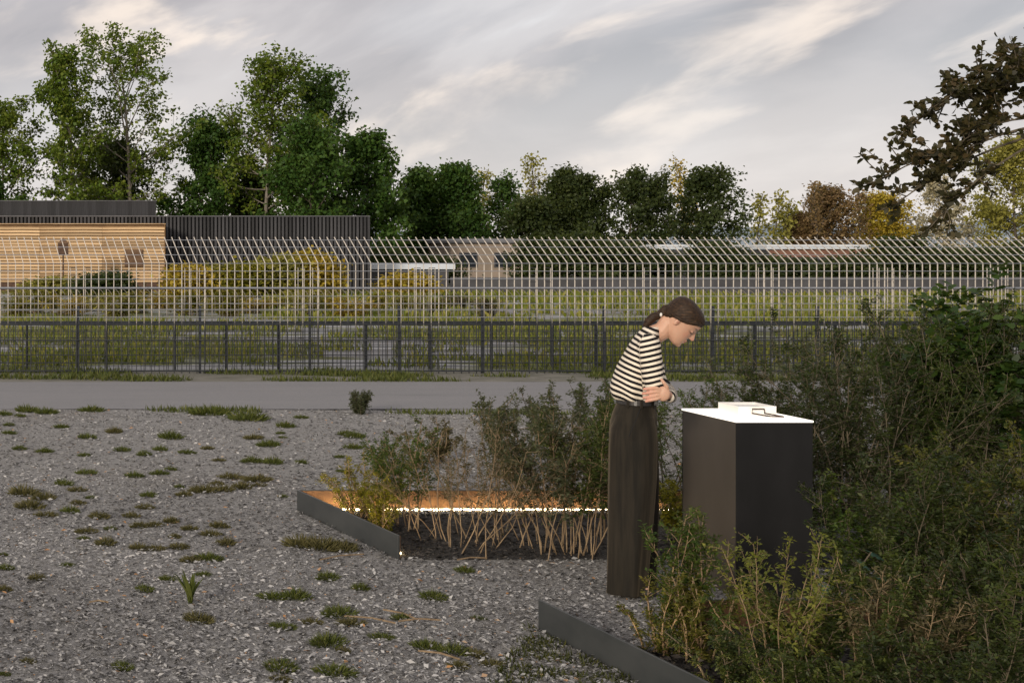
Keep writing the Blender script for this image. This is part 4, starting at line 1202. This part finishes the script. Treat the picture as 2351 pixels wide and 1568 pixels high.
# ------------------------------------------------------------------ person
def ring_loft(secs, k=40, fold=None):
    """secs: list of (center, ax, ay) vectors spanning the ring plane; closed with fans"""
    V, Fc = [], []
    for s, (c, ax, ay) in enumerate(secs):
        for q in range(k):
            th = 2 * math.pi * q / k
            f = 1.0 if fold is None else fold(s / (len(secs) - 1), th)
            V.append(Vector(c) + Vector(ax) * math.cos(th) * f + Vector(ay) * math.sin(th) * f)
    for s in range(len(secs) - 1):
        for q in range(k):
            a = s * k + q; b = s * k + (q + 1) % k
            Fc.append((a, b, b + k, a + k))
    V.append(Vector(secs[0][0])); i0 = len(V) - 1
    V.append(Vector(secs[-1][0])); i1 = len(V) - 1
    n = (len(secs) - 1) * k
    for q in range(k):
        Fc.append((i0, (q + 1) % k, q)); Fc.append((i1, n + q, n + (q + 1) % k))
    return V, Fc
def ellipsoid(c, r, R=None, nu=16, nv=10):
    V, Fc = [], []
    c = Vector(c)
    for i in range(1, nv):
        ph = math.pi * i / nv
        for j in range(nu):
            th = 2 * math.pi * j / nu
            p = Vector((math.sin(ph) * math.cos(th) * r[0], math.sin(ph) * math.sin(th) * r[1], math.cos(ph) * r[2]))
            V.append(c + (R @ p if R else p))
    for i in range(nv - 2):
        for j in range(nu):
            a = i * nu + j; b = i * nu + (j + 1) % nu
            Fc.append((a, a + nu, b + nu, b))
    t_ = Vector((0, 0, r[2]))
    V.append(c + (R @ t_ if R else t_)); V.append(c - (R @ t_ if R else t_))
    a0, a1 = len(V) - 2, len(V) - 1
    for j in range(nu):
        Fc.append((a0, j, (j + 1) % nu)); bq = (nv - 2) * nu
        Fc.append((a1, bq + (j + 1) % nu, bq + j))
    return V, Fc
def limb(pts, rad, k=14):
    """tapered capsules joined at the joints"""
    out = []
    pts = [Vector(p) for p in pts]
    for i in range(len(pts)):
        out.append(ellipsoid(pts[i], (rad[i],) * 3, None, 14, 8))
    for A, B, ra_, rb_ in zip(pts, pts[1:], rad, rad[1:]):
        d = (B - A).normalized()
        a = d.cross(Vector((0, 0, 1)) if abs(d.z) < .9 else Vector((1, 0, 0))).normalized()
        b = d.cross(a)
        out.append(ring_loft([(A, a * ra_, b * ra_), (B, a * rb_, b * rb_)], k))
    return out
def union(name, parts, voxel, smooth):
    V, Fc = [], []
    for v, f in parts:
        o_ = len(V); V += [tuple(p) for p in v]; Fc += [tuple(i + o_ for i in q) for q in f]
    me = bpy.data.meshes.new('tmp'); me.from_pydata(V, [], Fc); me.update()
    bm = bmesh.new(); bm.from_mesh(me); bmesh.ops.recalc_face_normals(bm, faces=bm.faces[:]); bm.to_mesh(me); bm.free()
    o = bpy.data.objects.new('tmp', me); COL.objects.link(o)
    md = o.modifiers.new('r', 'REMESH'); md.mode = 'VOXEL'; md.voxel_size = voxel; md.use_smooth_shade = True
    if smooth:
        ms = o.modifiers.new('s', 'SMOOTH'); ms.factor = .5; ms.iterations = smooth
    dg = bpy.context.evaluated_depsgraph_get(); dg.update()
    res = bpy.data.meshes.new_from_object(o.evaluated_get(dg))
    bpy.data.objects.remove(o); bpy.data.meshes.remove(me)
    res.name = name
    return res
PXF = .906                                  # forward size of the figure
HC = Vector((.235, 0, 1.475)); PT = math.radians(50)
HU = Vector((math.sin(PT), 0, math.cos(PT))); HF = Vector((math.cos(PT), 0, -math.sin(PT))); HS = Vector((0, 1, 0))
HK = 1.09
def H(a, w, h):
    return HC + (HF * a + HS * w + HU * h) * HK
head_secs = [(-.099, .025, .062, .018), (-.090, .008, .078, .032), (-.075, -.025, .0845, .043), (-.062, -.045, .083, .050), (-.050, -.062, .086, .054), (-.038, -.075, .0835, .058), (-.024, -.086, .083, .062),
             (-.008, -.094, .083, .066), (.008, -.099, .0815, .069), (.022, -.101, .0815, .071), (.038, -.102, .0855, .0725), (.055, -.100, .084, .072), (.072, -.094, .077, .068), (.088, -.080, .062, .058), (.099, -.060, .040, .042), (.105, -.04, .015, .022)]
def head_loft(grow_fn=None, k=48):
    secs = []
    V, Fc = [], []
    for (h, a0, a1, w) in head_secs:
        secs.append((H((a0 + a1) / 2, 0, h), HF * ((a1 - a0) / 2 * HK), HS * w * HK))
    return ring_loft(secs, k)
skin_parts = [head_loft()]
# nose, brow, lips, chin, ear, neck
def wedge(pts, faces):
    return ([Vector(p) for p in pts], faces)
skin_parts.append(wedge([H(.078, 0, .034), H(.109, 0, -.011), H(.103, .005, -.020), H(.103, -.005, -.020), H(.080, .016, -.022), H(.080, -.016, -.022), H(.060, 0, -.010)],
                        [(0, 4, 2, 1), (0, 1, 3, 5), (1, 2, 3), (2, 4, 5, 3), (0, 5, 6), (0, 6, 4), (4, 6, 5)]))
skin_parts += [ellipsoid(H(.085, 0, -.043), (.008, .019, .0055)), ellipsoid(H(.083, 0, -.0555), (.008, .016, .0065)), ellipsoid(H(.075, 0, -.082), (.015, .018, .013))]
for s in (-1, 1):
    skin_parts.append(ellipsoid(H(.066, s * .034, .008), (.012, .014, .009)))
    R = Matrix.Rotation(-PT, 3, 'Y').inverted()
    skin_parts.append(ellipsoid(H(-.018, s * .071, -.012), (.014, .008, .026), Matrix.Rotation(PT, 3, 'Y')))
skin_parts += limb([H(-.035, 0, -.055), (.135, 0, 1.425), (.085, 0, 1.40)], [.052, .050, .056])
# trunk, arms, legs under the clothes
skin_parts.append(ring_loft([((-.015, 0, 1.0), (.075, 0, 0), (0, .12, 0)), ((-.01, 0, 1.1), (.075, 0, 0), (0, .12, 0)), ((.03, 0, 1.28), (.075, 0, 0), (0, .145, 0)), ((.06, 0, 1.38), (.05, 0, 0), (0, .13, 0)), ((.08, 0, 1.42), (.04, 0, 0), (0, .06, 0))]))
skin_parts += limb([(.062, -.15, 1.355), (.092, -.192, 1.14), (.15, -.03, 1.105), (.14, .10, 1.12)], [.045, .036, .030, .025])
skin_parts += limb([(.062, .15, 1.355), (.115, .19, 1.13), (.172, .0, 1.085), (.172, -.15, 1.090), (.158, -.215, 1.102)], [.045, .036, .031, .027, .024])
for s in (-1, 1):
    dx = 0.0 if s < 0 else .045
    skin_parts += limb([(-.015, s * .085, .95), (-.02 + dx, s * .09, .52), (-.055 + dx, s * .095, .10), (-.02 + dx, s * .10, .035), (.055 + dx, s * .105, .03)], [.068, .05, .036, .03, .024])
# the left hand laid round the right elbow
skin_parts.append(ellipsoid((.134, -.252, 1.110), (.038, .017, .040), Matrix.Rotation(.15, 3, 'Y')))
fz = [(1.140, 1.138, 1.132, .034), (1.121, 1.117, 1.108, .028), (1.101, 1.094, 1.086, .032), (1.083, 1.075, 1.068, .044)]
for z0, z1, z2, xt in fz:
    skin_parts += limb([(.122, -.256, z0 * .6 + 1.110 * .4), (.100, -.266, z0), (.070 - (.034 - xt) * -.4, -.270, z1), (xt, -.262, z2)], [.011, .0095, .0088, .0075], 10)
skin_parts += limb([(.155, -.244, 1.122), (.153, -.258, 1.148), (.138, -.262, 1.168), (.126, -.258, 1.184)], [.014, .0105, .0095, .0078], 10)
body_me = union('body', skin_parts, .0034, 2)
n = len(body_me.vertices)
co = np.empty(n * 3, dtype=np.float32); body_me.vertices.foreach_get('co', co); co = co.reshape(-1, 3)
rel = co - np.array(HC)
la, lh, lw = rel @ np.array(HF) / HK, rel @ np.array(HU) / HK, rel @ np.array(HS) / HK
colv = np.tile(np.array([.56, .335, .235]), (n, 1))
def blend(mask, c, amt):
    m_ = (np.clip(mask, 0, 1) * amt)[:, None]
    global colv
    colv = colv * (1 - m_) + np.array(c) * m_
ishead = (np.abs(la) < .13) & (np.abs(lh) < .13) & (np.abs(lw) < .1)
blend(ishead * np.exp(-(((la - .060) / .02) ** 2 + ((lh + .018) / .022) ** 2 + ((np.abs(lw) - .042) / .016) ** 2)), (.60, .27, .19), .55)
blend(ishead * np.exp(-(((la - .100) / .012) ** 2 + ((lh + .016) / .010) ** 2)), (.58, .24, .18), .6)
blend(ishead * (np.exp(-(((la - .088) / .010) ** 2 + ((lh + .048) / .0075) ** 2 + (lw / .017) ** 2))), (.44, .13, .11), 1.3)
blend(ishead * (np.exp(-(((la - .086) / .012) ** 2 + ((lh + .0485) / .0022) ** 2 + (lw / .018) ** 2))), (.16, .05, .045), .8)
blend(ishead * np.exp(-(((la - .068) / .018) ** 2 + ((lh - .004) / .0046) ** 2 + ((np.abs(lw) - .036) / .014) ** 2)), (.04, .025, .02), 1.3)
blend(ishead * np.exp(-(((la - .072) / .02) ** 2 + ((lh - .015) / .006) ** 2 + ((np.abs(lw) - .032) / .012) ** 2)), (.40, .21, .15), .6)
blend(ishead * np.exp(-(((la - .075) / .022) ** 2 + ((lh - .034) / .0042) ** 2 + ((np.abs(lw) - .032) / .016) ** 2)), (.07, .042, .03), 1.0)
blend(ishead * np.exp(-(((la + .014) / .006) ** 2 + ((lh + .012) / .010) ** 2)) * (np.abs(lw) > .06), (.30, .12, .085), .9)
hand = (co[:, 1] < -.24) & (co[:, 2] > 1.04) & (co[:, 2] < 1.2)
blend(hand * np.clip((.105 - co[:, 0]) / .06, 0, 1), (.60, .29, .22), .75)
ca = body_me.color_attributes.new('skin_tone', 'FLOAT_COLOR', 'POINT')
ca.data.foreach_set('color', np.concatenate([colv, np.ones((n, 1))], 1).astype(np.float32).ravel())
ms_, t, b = new_mat('skin')
a_ = nd(t, 'ShaderNodeAttribute', attribute_name='skin_tone')
lk(t, a_.outputs['Color'], b.inputs['Base Color'])
b.inputs['Roughness'].default_value = .5
b.inputs['Specular IOR Level'].default_value = .35
b.inputs['Subsurface Weight'].default_value = .12
b.inputs['Subsurface Radius'].default_value = (.6, .25, .15)
b.inputs['Subsurface Scale'].default_value = .01

PP = G(2390 / 1.6333, 1360)
person = thing('person', 'person in a striped top and wide dark trousers leaning over the plinth, arms folded', 'person', (PP.x, PP.y, 0), math.radians(-25))
person.scale = (PXF, 1, 1)
obj('body', body_me, ms_, person)

# striped top
def E(z, x0, x1, ry):
    return ((((x0 + x1) / 2), 0, z), ((x1 - x0) / 2, 0, 0), (0, ry, 0))
def shirt_fold(s, th):
    low = max(0, 1 - s * 2.2)
    return 1 + .035 * low * math.sin(7 * th + 1) + .02 * low * math.sin(12 * th + 2) + .008 * math.sin(5 * th + s * 9)
torso = ring_loft([E(1.052, -.128, .098, .158), E(1.062, -.140, .104, .166), E(1.085, -.150, .106, .172), E(1.115, -.153, .105, .173), E(1.17, -.137, .110, .170), E(1.23, -.114, .118, .170), E(1.305, -.072, .122, .172), E(1.36, -.040, .122, .168), E(1.40, -.012, .122, .145), E(1.428, .016, .124, .105), E(1.448, .036, .122, .072)], 56, shirt_fold)
sh = [torso]
rsh = limb([(.060, -.150, 1.352), (.070, -.170, 1.27), (.082, -.186, 1.19), (.094, -.192, 1.140)], [.066, .062, .057, .053])
sh += rsh
sh += limb([(.094, -.192, 1.138), (.150, -.06, 1.100), (.15, .06, 1.105)], [.047, .042, .036])
sh += limb([(.060, .150, 1.352), (.115, .19, 1.135), (.175, .02, 1.085), (.174, -.135, 1.088), (.168, -.178, 1.093)], [.062, .050, .042, .038, .036])
shirt = union('shirt', sh, .0048, 3)
n = len(shirt.vertices)
co = np.empty(n * 3, dtype=np.float32); shirt.vertices.foreach_get('co', co); co = co.reshape(-1, 3)
torso_s = co @ np.array([.34, 0, .94])
arm_s = co @ np.array([-.24, 0, .97]) + .05
fore = (co[:, 0] > .118) & (co[:, 2] < 1.135)
seam = .012 + .25 * np.clip(1.30 - co[:, 2], 0, .2) * .35 + .6 * np.clip(co[:, 2] - 1.375, 0, .1)
isarm = (co[:, 1] < -.118) & (co[:, 0] > seam)
sv = np.where(isarm, arm_s, torso_s)
sv = np.where(fore, co[:, 1] * .9 + co[:, 2] * .3, sv)
sv = sv + .003 * np.sin(co[:, 0] * 55 + co[:, 2] * 20) * np.clip((1.2 - co[:, 2]) * 8, 0, 1.6)
at_ = shirt.attributes.new('stripe', 'FLOAT', 'POINT'); at_.data.foreach_set('value', sv.astype(np.float32))
mt_, t, b = new_mat('striped_jersey')
a_ = nd(t, 'ShaderNodeAttribute', attribute_name='stripe')
mu = nd(t, 'ShaderNodeMath', operation='MULTIPLY'); lk(t, a_.outputs['Fac'], mu.inputs[0]); mu.inputs[1].default_value = 1 / .0272
fr = nd(t, 'ShaderNodeMath', operation='FRACT'); lk(t, mu.outputs[0], fr.inputs[0])
lk(t, ramp(t, fr.outputs[0], [(.0, (.78, .70, .58)), (.44, (.78, .70, .58)), (.49, (.012, .011, .012)), (.96, (.012, .011, .012)), (1.0, (.78, .70, .58))], 'LINEAR'), b.inputs['Base Color'])
b.inputs['Roughness'].default_value = .85
b.inputs['Specular IOR Level'].default_value = .2
tbump(t, b, tnoise(t, tcoord(t), 260, 2), .15, .002)
obj('shirt', shirt, mt_, person)

# trousers
def pfold(ph):
    return lambda s, th: 1 + (.02 + .075 * s) * math.sin(5 * th + ph + s * 1.2) * .8 + .025 * s * math.sin(11 * th + 2 * ph)
def leg(y, xs, ph):
    secs = []
    for z, x0, x1, ry in xs:
        secs.append((((x0 + x1) / 2, y, z), ((x1 - x0) / 2, 0, 0), (0, ry, 0)))
    return ring_loft(secs, 72, pfold(ph))
tp2 = [ring_loft([E(1.066, -.104, .100, .148), E(1.03, -.113, .103, .155), E(.98, -.135, .106, .165), E(.93, -.150, .108, .172), E(.86, -.156, .110, .174), E(.80, -.150, .105, .170)], 56),
       leg(-.088, [(.97, -.118, .088, .068), (.90, -.146, .102, .082), (.85, -.154, .104, .086), (.80, -.158, .104, .090), (.65, -.161, .100, .092), (.5, -.163, .088, .094), (.35, -.165, .074, .098), (.2, -.167, .060, .102), (.1, -.169, .052, .104), (.012, -.171, .046, .105)], .4),
       leg(.095, [(.97, -.118, .088, .066), (.90, -.136, .102, .080), (.80, -.135, .112, .088), (.62, -.12, .116, .092), (.45, -.11, .114, .095), (.25, -.10, .108, .10), (.012, -.095, .102, .104)], 2.2)]
tro = union('trousers', tp2, .0048, 3)
M['trouser'] = surf('brown_velvet_cord', (.010, .0088, .0065), (.024, .0195, .0135), 5, .8, stretch=(6, 6, .5), bump=.25, bdist=.004, spec=.2)
bt = M['trouser'].node_tree.nodes['Principled BSDF']
bt.inputs['Sheen Weight'].default_value = .4
bt.inputs['Sheen Roughness'].default_value = .4
bt.inputs['Sheen Tint'].default_value = (.42, .34, .23, 1)
obj('trousers', tro, M['trouser'], person)
M['leather'] = surf('black_leather', (.016, .014, .013), (.03, .026, .024), 30, .35, bump=.2, bdist=.002)
obj('pocket_seam', path_tube('pocket_seam', [(.016, -.1575, 1.02), (-.012, -.1685, .95), (-.046, -.1735, .868)], .0026, 5), M['black_gap'], person)
bl = ring_loft([E(1.030, -.116, .110, .160), E(1.032, -.119, .113, .163), E(1.058, -.117, .111, .161), E(1.060, -.113, .108, .158)], 48)
me = bpy.data.meshes.new('belt'); me.from_pydata([tuple(v) for v in bl[0]], [], bl[1]); me.update()
obj('belt', me, M['leather'], person)
for a in (-2.0, -1.35, -.75, .5):
    obj('belt_loop', box_mesh('belt_loop', -.006, .006, -.004, .004, 1.020, 1.066, .001), M['trouser'], person, (-.003 + math.cos(a) * .117, math.sin(a) * .166, 0), a + math.pi / 2)
for s in (-1, 1):
    dx = -.02 if s < 0 else .035
    sp_ = [ellipsoid((dx - .05, s * .1, .034), (.055, .036, .034)), ellipsoid((dx + .05, s * .104, .026), (.075, .040, .026)), ellipsoid((dx, s * .102, .040), (.07, .036, .036))]
    me = union('shoe', sp_, .005, 3)
    for v in me.vertices:
        v.co.z = max(v.co.z, .002)
    obj('shoe', me, M['leather'], person)

# hair: grows out over the head above the hairline, tucked under the skin below it
hv, hf = head_loft(None, 72)
hv2 = []
for p in hv:
    d = p - HC
    a, h, w = d.dot(HF) / HK, d.dot(HU) / HK, d.dot(HS) / HK
    # hairline height as a function of a
    pts_ = [(-.2, -.075), (-.09, -.070), (-.065, -.045), (-.040, -.012), (-.025, .010), (.0, .012), (.02, .016), (.045, .034), (.07, .052), (.11, .058)]
    hl = float(np.interp(a, [q[0] for q in pts_], [q[1] for q in pts_]))
    f = max(0.0, min(1.0, (h - hl) / .014 + .3))
    nrm = Vector((a * .9, 0, 0)); rr = (HF * a * .9 + HS * w * 1.3 + HU * (h - .0) * .9)
    rr.normalize()
    hv2.append(p + rr * (-.010 + .0205 * f))
hair_parts = [(hv2, hf)]
hair_parts += limb([H(-.096, 0, -.018), (.118, .0, 1.512), (.086, -.004, 1.500), (.060, -.006, 1.476), (.045, -.008, 1.450), (.040, -.008, 1.430)], [.026, .021, .025, .023, .017, .008])
# a lock in front of the ear
for s in (-1, 1):
    hair_parts += limb([H(.05, s * .066, .052), H(.012, s * .074, .022), H(-.014, s * .076, .008), H(-.045, s * .073, -.004)], [.010, .011, .011, .010], 8)
hair = union('hair', hair_parts, .0042, 2)
m, t, b = new_mat('brown_hair')
v = tcoord(t, 'Object', (1, 1, 1))
mp = nd(t, 'ShaderNodeMapping'); mp.inputs['Rotation'].default_value = (0, math.radians(12), 0); mp.inputs['Scale'].default_value = (6, 55, 75); lk(t, v, mp.inputs[0])
fz_ = tnoise(t, mp.outputs[0], 2.4, 4, .6)
lk(t, ramp(t, fz_, [(.3, (.010, .0055, .003)), (.52, (.030, .016, .008)), (.72, (.080, .044, .022))]), b.inputs['Base Color'])
b.inputs['Roughness'].default_value = .55
b.inputs['Specular IOR Level'].default_value = .25
tbump(t, b, fz_, .9, .005)
obj('hair', hair, m, person)
me = union('hair_tie', [ellipsoid((.128, -.018, 1.514), (.008, .016, .012))], .003, 1)
obj('hair_tie', me, M['white_plate'], person)
